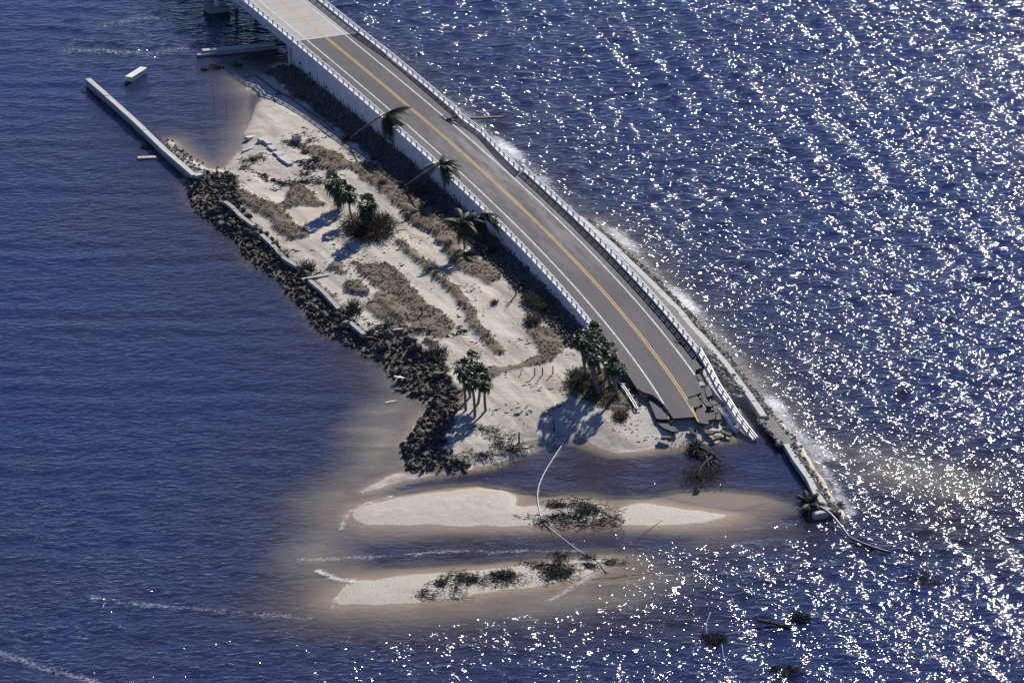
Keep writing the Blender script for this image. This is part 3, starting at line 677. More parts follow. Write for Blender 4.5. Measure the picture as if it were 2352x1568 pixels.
paint('edge_line', 0.1, s_of(861, 3.66), 3.66, 0.24, M['white_paint'], road)
for dl in (-0.18, 0.18): paint('centre_line', 0.1, SE - (0.2 if dl < 0 else 6.0), dl, 0.17, M['yellow_paint'], road)

# ---------------------------------------------------------------- bridge
SB = S0 - 45
bridge = thing('bridge', 'grey concrete deck bridge meeting the road at a straight joint', 'bridge', tuple(road_at(-4)[:2]) + (0,))
bl = Vector(bridge.location)
def bpart(mb, name, m):
    o = mb.build(name, m); o.parent = bridge; o.location = -bl; return o
rows = []; latv = []
for s in np.arange(SB, -0.05, 2.5).tolist() + [-0.05]:
    ls = np.linspace(-HALF, HALF, 7); rows.append([road_at(s, l) for l in ls]); latv.append(np.abs(ls) / HALF)
dk = strip('deck', rows, M['deck'], None, 0.3, {'lat': latv}); dk.parent = bridge; dk.location = -bl
for l in (-3.66, 3.66):
    o = paint('edge_line', SB, -0.1, l, 0.22, M['white_paint'], None); o.parent = bridge; o.location = -bl
for dl in (-0.18, 0.18):
    o = paint('centre_line', SB, -0.1, dl, 0.16, M['yellow_paint'], None); o.parent = bridge; o.location = -bl
bpart(MB().sweep(road_line(-0.55, -0.06, 0, 0.006, 0.24), [(-HALF, 0), (HALF, 0), (HALF, .01), (-HALF, .01)]), 'joint_strip', M['concrete'])
for l in (-6.35, 6.35):
    sgn = -1 if l < 0 else 1
    bpart(MB().sweep(road_line(SB, -0.1, l, 0), [(-0.28, -0.05), (-0.28, -1.25), (0.28, -1.25), (0.28, -0.05)]), 'fascia_beam', M['white_conc'])
for l in (-3.6, -1.2, 1.2, 3.6):
    bpart(MB().sweep(road_line(SB, -0.6, l, 0), [(-0.3, -0.32), (-0.3, -1.2), (0.3, -1.2), (0.3, -0.32)]), 'girder', M['concrete_old'])
for sp in (-2.4, -40.0):
    p0 = road_at(sp, -6.3); p1 = road_at(sp, 6.3); c = (p0 + p1) / 2; ang = math.atan2(p1[1] - p0[1], p1[0] - p0[0])
    bpart(MB().box((c[0], c[1], c[2] - 1.65), (12.6, 0.9, 0.75), rotz(ang)), 'pier_cap', M['white_conc'])
    for l in (-5.9, -2.0, 2.0, 5.9):
        q = road_at(sp, l); zb0 = min(hz(q[0], q[1]), 0.5) - 1.0; zt0 = q[2] - 2.0
        bpart(MB().box((q[0], q[1], (zb0 + zt0) / 2), (0.62, 0.62, zt0 - zb0), rotz(ang)), 'column', M['white_conc'])
# footing block seen through the water under the far pier
q = road_at(-40, -5.9); bpart(MB().box((q[0], q[1], 0.2), (4.0, 3.0, 1.3), rotz(ang)), 'pier_footing', M['concrete_old'])

# ---------------------------------------------------------------- retaining walls
def wall(name, s0, s1, lat, side, base, label):
    w = thing(name, label, 'wall', tuple(road_at((s0 + s1) / 2, lat)[:2]) + (0,)); wl = Vector(w.location)
    n = 46; ss = np.linspace(s0, s1, n); V = []; F = []
    for s in ss:
        p = road_at(s, lat); q = road_at(s, lat + side * 0.28); zb_ = base(s)
        V += [(q[0], q[1], q[2] - 0.02), (q[0], q[1], zb_), (p[0], p[1], zb_), (p[0], p[1], p[2] - 0.02)]
    for i in range(n - 1):
        for j in range(4):
            k = (j + 1) % 4; F.append((4 * i + j, 4 * i + k, 4 * i + 4 + k, 4 * i + 4 + j))
    F += [(0, 1, 2, 3), tuple(4 * n - 4 + j for j in (3, 2, 1, 0))]
    o = MB().add(V, F).build('wall_face', M['white_conc']); o.parent = w; o.location = -wl
    return w
wall('retaining_wall', 0.4, S_LEND, -HALF - 0.18, -1, lambda s: float(np.interp(s, [0, 30, 75, 105, 125, 140], [2.1, 2.0, 1.8, 1.6, 1.55, 1.5])) - 0.6, 'long white retaining wall below the road on the sand side')
wall('retaining_wall', 0.4, S_RW + 2, HALF + 0.18, 1, lambda s: -0.8, 'white retaining wall dropping from the road into open water')

# ---------------------------------------------------------------- railings
post_me = MB().box((0, 0, 0.40), (0.20, 0.24, 0.80)).box((0, 0, 0.80), (0.26, 0.30, 0.06)).mesh('post', M['white_conc'])
def railing(name, path, label, curb=True, spacing=2.44, tilt=0.0, h=1.0):
    """path: curb base centre line; tilt leans posts and rails sideways (radians)"""
    path = resample(path, 0.6); c = path[len(path) // 2]
    o = thing(name, label, 'railing', (c[0], c[1], c[2])); path = path - c
    ct, st_ = math.cos(tilt), math.sin(tilt)
    def pr(l, z): return (l * ct + z * st_, z * ct - l * st_)
    if curb:
        MB().sweep(path, [pr(-0.26, -0.1), pr(0.26, -0.1), pr(0.24, 0.30), pr(-0.24, 0.30)]).build('curb', M['white_conc'], o)
    pp = resample(path, spacing); tt_ = np.gradient(path[:, :2], axis=0)
    for p in pp:
        i = np.argmin(((path - p) ** 2).sum(1)); a = math.atan2(tt_[i, 1], tt_[i, 0])
        e = inst('post', post_me, o, p + np.array([-math.sin(a), math.cos(a), 0]) * pr(0, .3)[0] + np.array([0, 0, pr(0, .3)[1]]))
        e.rotation_euler = (tilt * -1, 0, a); e.rotation_mode = 'XYZ'
        e.scale = (1, 1, h)
    for zc, r in ((0.30 + 0.40 * h, 0.065), (0.30 + 0.76 * h, 0.075)):
        MB().sweep(path, [pr(-r, zc - r), pr(r, zc - r), pr(r, zc + r), pr(-r, zc + r)]).build('rail', M['metal'], o)
    return o
railing('railing', road_line(SB, -0.1, -HALF - 0.2), 'bridge railing on the side facing the sand', True)
railing('railing', road_line(SB, -0.1, HALF + 0.2), 'bridge railing on the side facing the open water', True)
railing('railing', road_line(0.1, S_LEND, -HALF - 0.2), 'long straight white post railing on top of the retaining wall')
def zfix(pts, z0, z1=None):
    out = []; n = len(pts)
    for i, (x, y) in enumerate(pts):
        z = z0 if z1 is None else z0 + (z1 - z0) * i / (n - 1); out.append(P(x, y, z)[:])
    return np.array(out)
r1 = [(812, 62), (905, 139), (1000, 219), (1047, 259), (1059, 274), (1107, 309), (1146, 351), (1170, 375), (1192, 396)]
zr1 = [np.interp(x, [812, 1192], [5.75, 4.35]) for x, y in r1]
pk = np.array([P(x, y, z)[:] for (x, y), z in zip(r1, zr1)])
st_pt = road_at(0.1, HALF + 0.2); pk[0] = st_pt
railing('railing', pk, 'bowed white railing shoved outward beside the breaking surf')
s_b = s_of(394, HALF + .2); s_c = s_of(812, HALF + .2)
railing('railing', road_line(s_b, s_c, HALF + 0.2), 'white railing above the block mat and sea wall')
e0 = road_at(s_c + 0.4, HALF + 0.2)
fall = np.concatenate([[e0], np.array([P(x, y, z)[:] for x, y, z in ((1627, 856, 2.0), (1648, 897, 1.6), (1674, 935, 1.15), (1690, 962, 0.75), (1711, 990, 0.3), (1734, 1018, -0.45))])])
railing('railing', fall, 'collapsed railing leaning away and sinking into the pool', tilt=0.35)
railing('railing', np.array([P(x, y, z)[:] for x, y, z in ((1655, 944, 1.15), (1672, 968, 0.85), (1690, 992, 0.2))]), 'short length of railing lying beside the cracked slabs', tilt=0.9)
railing('railing', np.array([P(x, y, z)[:] for x, y, z in ((1420, 856, 1.75), (1436, 876, 1.75), (1452, 897, 1.6), (1477, 938, 1.4))]), 'fallen railing lying on its side below the palm grove', curb=False, tilt=-1.5)

# ---------------------------------------------------------------- sea walls
def seawall(name, segs, w, h, label, m, joint=6.0, drop=1.6):
    """segs: list of centre lines (world, z = top)"""
    allp = np.concatenate(segs); c = allp.mean(0); o = thing(name, label, 'sea wall', (c[0], c[1], 0)); cc = np.array([c[0], c[1], 0])
    for line in segs:
        L = resample(line, 0.5); k = int(joint / 0.5)
        for a in range(0, len(L) - 1, k):
            seg = L[a:a + k + 1].copy()
            if len(seg) < 3: continue
            t = (seg[-1] - seg[0]); t /= np.linalg.norm(t); seg[0] += t * 0.02; seg[-1] -= t * 0.02
            seg[:, 2] += random.uniform(-0.04, 0.04)
            MB().sweep(seg - cc, [(-w / 2, -h), (w / 2, -h), (w / 2, -0.03), (w / 2 - .03, 0), (-w / 2 + .03, 0), (-w / 2, -0.03)]).build('cap_block', m, o)
        low = L.copy() - cc; MB().sweep(low, [(-w / 2 + .12, -h - drop), (w / 2 - .12, -h - drop), (w / 2 - .12, -h + .02), (-w / 2 + .12, -h + .02)]).build('sheet_wall', M['concrete_old'], o)
    return o
seawall('sea_wall', [capw], 1.0, 0.45, 'long pale concrete sea wall cap between block mat and surf', M['concrete'])
seawall('sea_wall', [capr, Parr([(1899, 1172), (1884, 1175), (1869, 1178)], 1.0)], 0.95, 0.6, 'end of the broken sea wall with a short return corner', M['concrete'], 7.0)
LW = [(202, 181), (270, 240), (330, 296), (380, 344), (425, 383), (446, 401)]
seawall('sea_wall', [Parr(LW, 1.25), Parr([(447, 402), (456, 400), (464, 398)], 1.25)], 1.0, 0.5, 'straight sea wall running out into the bay from the rock heap', M['concrete'], 10.0)
SW2 = [sc3([(545, 560), (600, 600), (680, 680), (770, 745)], *R3), sc3([(825, 810), (900, 880), (1000, 990), (1100, 1055)], *R3), sc3([(1195, 1160), (1300, 1250), (1420, 1380)], *R3)]
zz = 1.42
seawall('sea_wall', [Parr(q, zz) for q in SW2] + [Parr(sc3([(1110, 500), (1220, 595)], *R5), zz)], 0.8, 0.45, 'broken line of old wall cap sunk behind the boulders', M['concrete_old'], 4.0, 0.3)
# ---------------------------------------------------------------- stones
def hull_rock(seed, n=17, flat=0.72):
    r = np.random.default_rng(seed); v = r.normal(size=(n, 3)); v /= np.linalg.norm(v, axis=1)[:, None]
    v *= r.uniform(0.8, 1.08, (n, 1)); v *= np.array([1.0, r.uniform(0.7, 0.95), flat * r.uniform(0.8, 1.1)])
    b = bmesh.new()
    for p in v: b.verts.new(p)
    res = bmesh.ops.convex_hull(b, input=b.verts)
    bmesh.ops.delete(b, geom=[g for g in res['geom_interior'] if isinstance(g, bmesh.types.BMVert)], context='VERTS')
    b.verts.ensure_lookup_table(); b.verts.index_update()
    V = np.array([q.co[:] for q in b.verts]); F = [tuple(q.index for q in f.verts) for f in b.faces]; b.free()
    return V, F
HULLS = [hull_rock(i, 20) for i in range(14)]
def rot3(r):
    q = r.normal(size=4); q /= np.linalg.norm(q); w, x, y, z = q
    return np.array([[1 - 2 * (y * y + z * z), 2 * (x * y - z * w), 2 * (x * z + y * w)], [2 * (x * y + z * w), 1 - 2 * (x * x + z * z), 2 * (y * z - x * w)], [2 * (x * z - y * w), 2 * (y * z + x * w), 1 - 2 * (x * x + y * y)]])
def tilt3(r, a=0.5):
    rz = r.uniform(0, 6.28); e = Matrix.Rotation(rz, 3, 'Z') @ Matrix.Rotation(r.normal(0, a), 3, 'X') @ Matrix.Rotation(r.normal(0, a), 3, 'Y')
    return np.array(e)
def scatter(poly, step, r, jit=0.5):
    poly = np.asarray(poly)[:, :2]
    a = np.arange(poly[:, 0].min(), poly[:, 0].max(), step); c = np.arange(poly[:, 1].min(), poly[:, 1].max(), step)
    X, Y = np.meshgrid(a, c); X = X.ravel() + r.uniform(-jit, jit, X.size) * step; Y = Y.ravel() + r.uniform(-jit, jit, Y.size) * step
    k = inside(X, Y, poly); return X[k], Y[k]
def stones(name, pts, m, label, parent=None):
    mb = MB(); r = np.random.default_rng(len(pts))
    for (x, y, z, rad) in pts:
        V, F = HULLS[r.integers(len(HULLS))]; mb.add((V * rad) @ tilt3(r, 0.9).T + np.array([x, y, z]), F)
    return tag(mb.build(name, m, parent, fix=False), label, None, None, 'stuff')
rk = np.random.default_rng(77)
RB = [(428, 404), (466, 396), (520, 398), (545, 408), (540, 432), (556, 470), (578, 512), (602, 534), (652, 588), (683, 622), (713, 645), (758, 684), (803, 738), (832, 764), (890, 752), (950, 780), (976, 812), (1027, 843), (1033, 882),
      (1057, 906), (1048, 948), (1042, 966), (1027, 993), (1012, 1008), (1017, 1034), (1078, 1060), (1072, 1085), (1033, 1088), (991, 1080), (958, 1084), (936, 1078), (928, 1050), (922, 1012), (948, 985), (962, 962), (982, 933), (976, 918), (946, 912), (916, 888), (898, 858), (880, 837), (844, 816), (811, 792), (754, 775), (718, 745), (697, 708), (667, 678), (649, 648), (619, 628), (577, 606), (550, 564), (517, 538), (478, 502), (442, 481), (431, 447), (423, 429), (417, 414)]
rbw = Parr(RB, 0.5)
X, Y = scatter(rbw, 0.74, rk)
dsh = sdf(X, Y, main_poly)
boul = []
for x, y, d in zip(X, Y, dsh):
    if rk.random() < 0.08 or d < -0.9: continue
    rad = float(np.clip(rk.lognormal(-0.86, 0.36), 0.2, 1.25))
    if d < 0.4: rad *= 0.8
    z = max(hz(x, y), -0.25) + rad * rk.uniform(-0.15, 0.45)
    boul.append((x, y, z, rad))
boul.sort(key=lambda q: -q[3])
rock_me = []
for i, (V, F) in enumerate(HULLS[:10]):
    rock_me.append(MB().add(V, F).mesh('boulder', M['rock']))
for i, (x, y, z, rad) in enumerate(boul[:290]):
    o = inst('boulder', rock_me[i % 10], None, (x, y, z), (rk.normal(0, .5), rk.normal(0, .5), rk.uniform(0, 6.28)), rad)
    tag(o, 'dark wave-worn boulder in the rock heap along the bay shore', 'boulder', 'boulders heaped along the bay shore')
mb_stones = stones('rock_heap', boul[290:], M['rock'], 'dark wave-worn rocks heaped along the bay shore')
# larger pale stones that stand out
for (x, y, rad, lab) in ((505, 519, 0.85, 'round pale boulder lying on the dark rock heap'), (793, 751, 1.15, 'large tan rounded boulder below the end of the old wall cap'), (1600, 1129, 0.55, 'small pale boulder standing alone in the shallow channel')):
    p = G(x, y); o = inst('boulder', MB().add(*hull_rock(int(x), 30, 0.8)).mesh('boulder', M['rock_pale']), None, (p.x, p.y, p.z + rad * 0.35), (0, 0, 1.0), rad); tag(o, lab, 'boulder')
# riprap below the retaining wall
pts = []
for s in np.arange(-3.5, S_LEND + 3, 0.55):
    for l in np.arange(0.05, 4.6, 0.52):
        q = road_at(s + rk.uniform(-.25, .25), -HALF - 0.5 - l - rk.uniform(-.25, .25)); rad = rk.uniform(0.16, 0.48)
        if rk.random() < 0.3: continue
        pts.append((q[0], q[1], hz(q[0], q[1]) + rad * 0.2, rad))
M['rock_grey'] = simple('grey_riprap', (0.055, 0.052, 0.046), (0.16, 0.15, 0.13), 1.6, 0.9, 0.6, 0.06)
stones('riprap', pts, M['rock_grey'], 'grey riprap stones banked along the foot of the retaining wall')
# riprap on the sea side of the cap and behind its broken stretch
pts = []
for line, w0, w1 in ((capw, 0.6, 2.3), (capm, -0.9, 2.2), (capr, 0.55, 2.0)):
    L = resample(line, 0.5); t = np.gradient(L[:, :2], axis=0); t /= np.linalg.norm(t, axis=1)[:, None]
    for p, tv in zip(L, t):
        for l in np.arange(w0, w1, 0.5):
            if rk.random() < 0.22: continue
            l2 = l + rk.uniform(-.3, .3); x = p[0] - tv[1] * l2; y = p[1] + tv[0] * l2; rad = rk.uniform(0.22, 0.55)
            pts.append((x, y, np.interp(l2, [w0, w1], [0.75, 0.02]) + rk.uniform(-.1, .15), rad))
S_RW2 = s_of(480, HALF)
for s in np.arange(4.0, S_RW2 + 3, 0.6):
    for l in (0.9, 1.4):
        if rk.random() < 0.45: continue
        q = road_at(s, HALF + l + rk.uniform(-.2, .4)); pts.append((q[0], q[1], rk.uniform(-.15, .2), rk.uniform(.25, .5)))
C5 = (1411.2, 705.6)
gap = Parr(sc3([(1290, 680), (1420, 690), (1520, 740), (1640, 850), (1740, 960), (1860, 1080), (1960, 1220), (2000, 1330), (1960, 1390), (1840, 1400), (1700, 1380), (1640, 1300), (1560, 1150), (1470, 960), (1380, 800)], *C5, 0.15), 1.1)
X, Y = scatter(gap, 0.55, rk)
for x, y in zip(X, Y): pts.append((x, y, hz(x, y) + rk.uniform(0, .2), rk.uniform(.25, .52)))
M['rock_sea'] = simple('dry_riprap', (0.20, 0.185, 0.16), (0.42, 0.395, 0.35), 1.6, 0.9, 0.6, 0.06)
stones('riprap', pts, M['rock_sea'], 'pale riprap stones strewn along the foot of the sea wall and in its breach')
pts = []
for q in resample(Parr([(392, 334), (420, 358), (446, 380), (480, 392), (515, 394)], .4), 0.45):
    for _ in range(3): pts.append((q[0] + rk.normal(0, .7), q[1] + rk.normal(0, 1.4), rk.uniform(-.05, .3), rk.uniform(.18, .45)))
stones('riprap', pts, M['rock_sea'], 'pale rubble strip along the inner side of the straight sea wall')
# ---------------------------------------------------------------- block mat on the right bank
mb = MB(); s0m, s1m = s_of(500, HALF + .6), s_of(835, HALF + .6)
for s in np.arange(s0m, s1m, 0.44):
    q0 = road_at(s, HALF + 0.5); t = road_at(s + .5, HALF + .5) - q0; t /= np.linalg.norm(t)
    nx = np.array([-t[1], t[0]]); a = math.atan2(t[1], t[0])
    dcap = seg_dist(np.array([q0[0]]), np.array([q0[1]]), capw[:, :2], False)[0] - 0.55
    for j, l in enumerate(np.arange(0.15, max(dcap, 0.1), 0.42)):
        off = 0.22 if j % 2 else 0.0; x = q0[0] + nx[0] * l + t[0] * off; y = q0[1] + nx[1] * l + t[1] * off
        if inside(np.array([x]), np.array([y]), gap)[0]: continue
        mb.box((x, y, hz(x, y) + 0.05), (0.31, 0.30, 0.22), rotz(a))
L = resample(capm, 0.44); t = np.gradient(L[:, :2], axis=0); t /= np.linalg.norm(t, axis=1)[:, None]
for p, tv in zip(L, t):
    for l in np.arange(-0.9, 0.95, 0.42): mb.box((p[0] - tv[1] * l, p[1] + tv[0] * l, 0.78), (0.36, 0.34, 0.3), rotz(math.atan2(tv[1], tv[0])))
tag(mb.build('block_mat', simple('mat_concrete', (0.20, 0.195, 0.18), (0.33, 0.32, 0.30), 1.0), None, fix=False), 'grey concrete block mat paving the bank between railing and sea wall', None, None, 'stuff')

# ---------------------------------------------------------------- broken asphalt slabs at the road end
C6 = (1411.2, 823.2)
def slab(pts, z, label, tilt=(0, 0), thick=0.34, m=None, group=None, line=None, k=C6):
    w = Parr(sc3(pts, *k, 0.15), z); c = w.mean(0)
    w[:, 2] += (w[:, 0] - c[0]) * tilt[0] + (w[:, 1] - c[1]) * tilt[1]
    w = w - c; n = len(w); bot = w.copy(); bot[:, 2] -= thick; bot[:, :2] *= 0.97
    F = [tuple(range(n)), tuple(range(2 * n - 1, n - 1, -1))] + [(i, n + i, n + (i + 1) % n, (i + 1) % n) for i in range(n)]
    o = MB().add(np.concatenate([w, bot]), F).build('asphalt_slab', m or M['slab']); o.location = c
    tag(o, label, 'slab', group)
    if line:
        L = Parr(sc3(line[0], *k, 0.15), z); L[:, 2] += (L[:, 0] - c[0]) * tilt[0] + (L[:, 1] - c[1]) * tilt[1]
        MB().sweep(resample(L - c, 0.6), [(-.1, .006), (.1, .006), (.1, .014), (-.1, .014)]).build(line[1], M['white_paint' if line[1] == 'edge_line' else 'yellow_paint'], o)
    return o
slab([(495, 580), (670, 600), (760, 745), (850, 905), (840, 930), (665, 920), (640, 900), (560, 720)], 1.62, 'long dropped slab with a white line beside the road end', (0.03, 0.01), 0.3, line=([(745, 715), (838, 912)], 'edge_line'))
slab([(625, 940), (700, 925), (800, 960), (940, 1060), (985, 1105), (900, 1110), (760, 1060), (660, 990)], 1.22, 'lens-shaped slab lying flat on the sand at the road end', (0.02, 0.04))
GS_ = 'cracked slabs between the road and the fallen railing'; LS = 'cracked asphalt slab tilted between the road and the fallen railing'
for pts, z, tl in (([(1105, 600), (1260, 565), (1310, 640), (1345, 680), (1290, 730), (1195, 745), (1150, 680)], 1.95, (.0, .03)),
                   ([(1260, 780), (1385, 750), (1388, 830), (1440, 862), (1440, 990), (1305, 965), (1245, 855)], 1.7, (-.02, .05)),
                   ([(1300, 490), (1365, 452), (1405, 610), (1498, 720), (1488, 733), (1402, 718), (1350, 650)], 1.95, (.05, .02)),
                   ([(1378, 445), (1458, 402), (1500, 560), (1418, 588)], 1.75, (.02, 0)),
                   ([(1400, 735), (1485, 740), (1528, 790), (1440, 790), (1400, 770)], 1.55, (.03, -.05)),
                   ([(1452, 652), (1538, 637), (1598, 690), (1510, 712), (1480, 690)], 1.5, (.02, .02)),
                   ([(1512, 730), (1618, 707), (1668, 800), (1620, 812), (1552, 830), (1512, 772)], 1.4, (-.03, .03)),
                   ([(1402, 842), (1540, 822), (1540, 918), (1445, 932)], 1.4, (.02, .05)),
                   ([(1548, 842), (1620, 832), (1638, 928), (1562, 930)], 1.25, (.04, .02)),
                   ([(1192, 165), (1280, 128), (1312, 240), (1360, 335), (1400, 420), (1350, 440), (1300, 330), (1236, 240)], 1.85, (-.05, .0)),
                   ([(1365, 1090), (1570, 1110), (1500, 1145), (1390, 1135)], 1.0, (.02, .12)),
                   ([(1610, 1100), (1810, 1140), (1760, 1165), (1640, 1130)], 0.7, (-.05, .12))):
    slab(pts, z, LS, tl, group=GS_)
slab([(1500, 1175), (1640, 1180), (1650, 1200), (1520, 1232)], 0.75, 'slab piece with a yellow line at the edge of the pool', (.02, .1), line=([(1487, 1168), (1512, 1228)], 'centre_line'))
slab([(700, 1170), (890, 1195), (860, 1210), (710, 1210)], 0.95, 'thin slab piece half buried in sand near the pool', (0, .05), line=([(690, 1165), (702, 1208)], 'edge_line'))
slab([(1130, 1070), (1270, 1100), (1260, 1150), (1190, 1140)], 1.05, 'dark slab wedge leaning in front of the undercut road end', (.03, .2))
# strip of yellow-lined asphalt peeling off the road edge
slab([(1195, 742), (1230, 830), (1300, 968), (1278, 962), (1215, 850), (1178, 740)], 1.98, 'narrow sliver of road still carrying the yellow line', (0, .02), 0.2, M['yellow_paint'])
p = G(1408 + 0, 0) if False else None
o = MB().box((0, 0, 0.25), (1.3, 0.9, 0.55), rotz(0.4)).build('concrete_inlet', M['concrete']); q = P(1607, 886, 1.7); o.location = (q.x, q.y, 1.6); o.rotation_euler = (0.25, 0.2, 0.3); tag(o, 'pale concrete inlet block tipped in the road shoulder gap', 'concrete block')
o = MB().box((0, 0, 0), (3.4, 0.5, 0.7)).build('concrete_beam', M['concrete']); q = P(1662, 953, 1.0); o.location = (q.x, q.y, 1.0); o.rotation_euler = (0.2, 0.15, math.radians(-68)); tag(o, 'short concrete beam lying beside the fallen railing', 'beam')
# road edge debris: soil bank where the left shoulder broke away
X, Y = scatter(Parr(sc3([(430, 560), (520, 590), (640, 910), (560, 860), (480, 740), (380, 690), (260, 600)], *C6, 0.15), 1.4), 0.7, rk)
stones('road_rubble', [(x, y, hz(x, y) + rk.uniform(-.05, .1), rk.uniform(.12, .38)) for x, y in zip(X, Y)], M['rock_pale'], 'pale broken road base crumbled along the washed-out shoulder')
X, Y = scatter(Parr(sc3([(1240, 980), (1420, 1000), (1700, 1000), (1800, 1120), (1640, 1160), (1380, 1120), (1200, 1060)], *C6, 0.15), 0.9), 0.9, rk)
stones('road_rubble', [(x, y, hz(x, y) + rk.uniform(-.05, .1), rk.uniform(.12, .45)) for x, y in zip(X, Y)], M['rock_pale'], 'pale rubble under the undercut road end')

# ---------------------------------------------------------------- grass, wrack
M['grass'] = leaf_mat('dry_grass', (0.075, 0.060, 0.040), (0.19, 0.155, 0.11), 0.6, 0.05, 0.95)
cand = np.argwhere((veg > 0.35) & (H > 0.3)); r = np.random.default_rng(9)
pick = cand[r.integers(0, len(cand), 15000)]
pick = pick[(fbm(TX, TY, 0.3, 333, 3)[pick[:, 0], pick[:, 1]] > -0.12)]
mb = MB(); VV = []; FF = []; k = 0
for i, j in pick:
    x = TX[i, j] + r.uniform(-.3, .3); y = TY[i, j] + r.uniform(-.3, .3); z = H[i, j] - 0.03; a = r.uniform(0, 3.14); h = r.uniform(.05, .17); w = r.uniform(.06, .2)
    for q in range(2):
        aa = a + q * 1.5; c, s = math.cos(aa) * w, math.sin(aa) * w; lx, ly = r.normal(0, .26, 2)
        VV += [(x - c, y - s, z), (x + c, y + s, z), (x + lx + c * .3, y + ly + s * .3, z + h), (x + lx - c * .5, y + ly - s * .5, z + h * .8)]; FF.append((k, k + 1, k + 2, k + 3)); k += 4
mb.add(VV, FF); tag(mb.build('dry_grass', M['grass'], None, fix=False), 'matted dry brown grass on the low islands of turf', None, None, 'stuff')
cand = np.argwhere((wrack > 0.4) & (H > 0.2)); pick = cand[r.integers(0, len(cand), 6500)]
cand2 = np.argwhere((H > 0.35) & (H < 1.4)); pick = np.concatenate([pick, cand2[r.integers(0, len(cand2), 5500)]])
fl_ = fbm(TX, TY, 0.22, 444, 4)[pick[:, 0], pick[:, 1]]; pick = pick[fl_ + r.normal(0, .05, len(fl_)) > 0.09]
VV = []; FF = []; k = 0
for i, j in pick:
    x, y, z = TX[i, j] + r.uniform(-.3, .3), TY[i, j] + r.uniform(-.3, .3), H[i, j]; a = r.normal(0.5, .7); L = r.uniform(.08, .42); w = r.uniform(.03, .1); hh = r.uniform(.03, .12)
    c, s = math.cos(a), math.sin(a); e = np.array([(-c * L - s * -w, -s * L + c * -w, 0), (-c * L - s * w, -s * L + c * w, 0), (-c * L, -s * L, hh), (c * L - s * -w, s * L + c * -w, 0), (c * L - s * w, s * L + c * w, 0), (c * L, s * L, hh)]) + (x, y, z)
    VV += e.tolist(); FF += [(k, k + 2, k + 5, k + 3), (k + 2, k + 1, k + 4, k + 5), (k, k + 1, k + 2), (k + 3, k + 5, k + 4)]; k += 6
tag(MB().add(VV, FF).build('driftwood_litter', M['wood'], None, fix=False), 'dark twigs and seaweed litter strewn over the sand', None, None, 'stuff')
# ---------------------------------------------------------------- plants
def PY(x, y, Y):                                  # image point on the vertical plane at depth Y
    u = (x - 1176.0) / FPX; v = (784.0 - y) / FPX; d = Vector((u, CP + v * SP, -SP + v * CP))
    return CAM + d * ((Y - CAM.y) / d.y)
def fan_leaf(mb, c, dirv, L, R, r, droop):
    d = np.asarray(dirv) / np.linalg.norm(dirv); side = np.cross(d, [0, 0, 1.0]); l = np.linalg.norm(side)
    side = side / l if l > 1e-3 else np.array([1.0, 0, 0]); up = np.cross(side, d)
    b = np.asarray(c) + d * L * 0.92 + np.array([0, 0, -droop * L * 0.25])
    w = side * 0.025
    mb.add([c - w, c + w, b + w, b - w], [(0, 1, 2, 3)])
    n = 9
    for i in range(n):
        a = math.radians(-105 + 210 * i / (n - 1)) + r.normal(0, .05)
        e = d * math.cos(a) + side * math.sin(a)
        ln = R * (1 - 0.18 * abs(i - 4) / 4) * r.uniform(.85, 1.1)
        m1 = b + e * ln * 0.6 + up * 0.10 * R * (1 if i % 2 else .6); t = b + e * ln + np.array([0, 0, -1.0]) * ln * (0.25 + droop * 0.35)
        pv = np.cross(e, up) * ln * 0.15
        mb.add([b, m1 - pv, t, m1 + pv], [(0, 1, 2, 3)])
def sabal_crown(seed, n=32, s=1.0):
    r = np.random.default_rng(seed); mb = MB(); dead = MB()
    for i in range(n):
        f = i / n; el = math.radians(82 - 150 * f ** 0.9 + r.normal(0, 7)); az = i * 2.39996 + r.normal(0, .15)
        d = np.array([math.cos(az) * math.cos(el), math.sin(az) * math.cos(el), math.sin(el)])
        fan_leaf(mb, np.zeros(3), d, r.uniform(.7, 1.1) * s, r.uniform(.68, .95) * s, r, max(0.0, 0.6 - el * .5))
    for i in range(14):
        az = r.uniform(0, 6.28); el = math.radians(r.uniform(-82, -55)); d = np.array([math.cos(az) * math.cos(el), math.sin(az) * math.cos(el), math.sin(el)])
        fan_leaf(dead, np.zeros(3), d, r.uniform(.7, 1.0) * s, r.uniform(.5, .7) * s, r, 0.4)
    return mb.mesh('crown', M['palm_leaf'], fix=False), dead.mesh('dead_fronds', M['dead_leaf'], fix=False)
CROWNS = [sabal_crown(200 + i) for i in range(5)]
def curve_pts(a, b, bend, n=9):
    a, b = np.asarray(a, float), np.asarray(b, float); t = np.linspace(0, 1, n)[:, None]
    return a + (b - a) * t + np.asarray(bend) * (4 * t * (1 - t))
def sabal(base, crown, label, group, i, r0=0.2, size=1.0, bend=0.25):
    B = G(*base); C = PY(crown[0], crown[1], B.y + random.uniform(-.3, .3)); o = thing('cabbage_palm', label, 'palm', tuple(B), 0, group)
    top = np.array(C - B); pts = curve_pts((0, 0, -0.4), top, (random.uniform(-bend, bend), random.uniform(-bend, bend), 0))
    MB().tube(pts, np.linspace(r0 * 1.15, r0 * 0.85, len(pts)), 8).build('trunk', M['trunk'], o, True)
    cm, dm_ = CROWNS[i % 5]
    cr_ = inst('crown', cm, o, top, (random.uniform(-.15, .15), random.uniform(-.15, .15), random.uniform(0, 6.28)), size)
    inst('dead_fronds', dm_, cr_, (0, 0, 0), (0, 0, random.uniform(0, 6.28)), 1.0)
    return o
C7 = (999.6, 793.8); C8 = (1264.2, 735.0)
def c15(p, c): return (p[0] * .15 + c[0], p[1] * .15 + c[1])
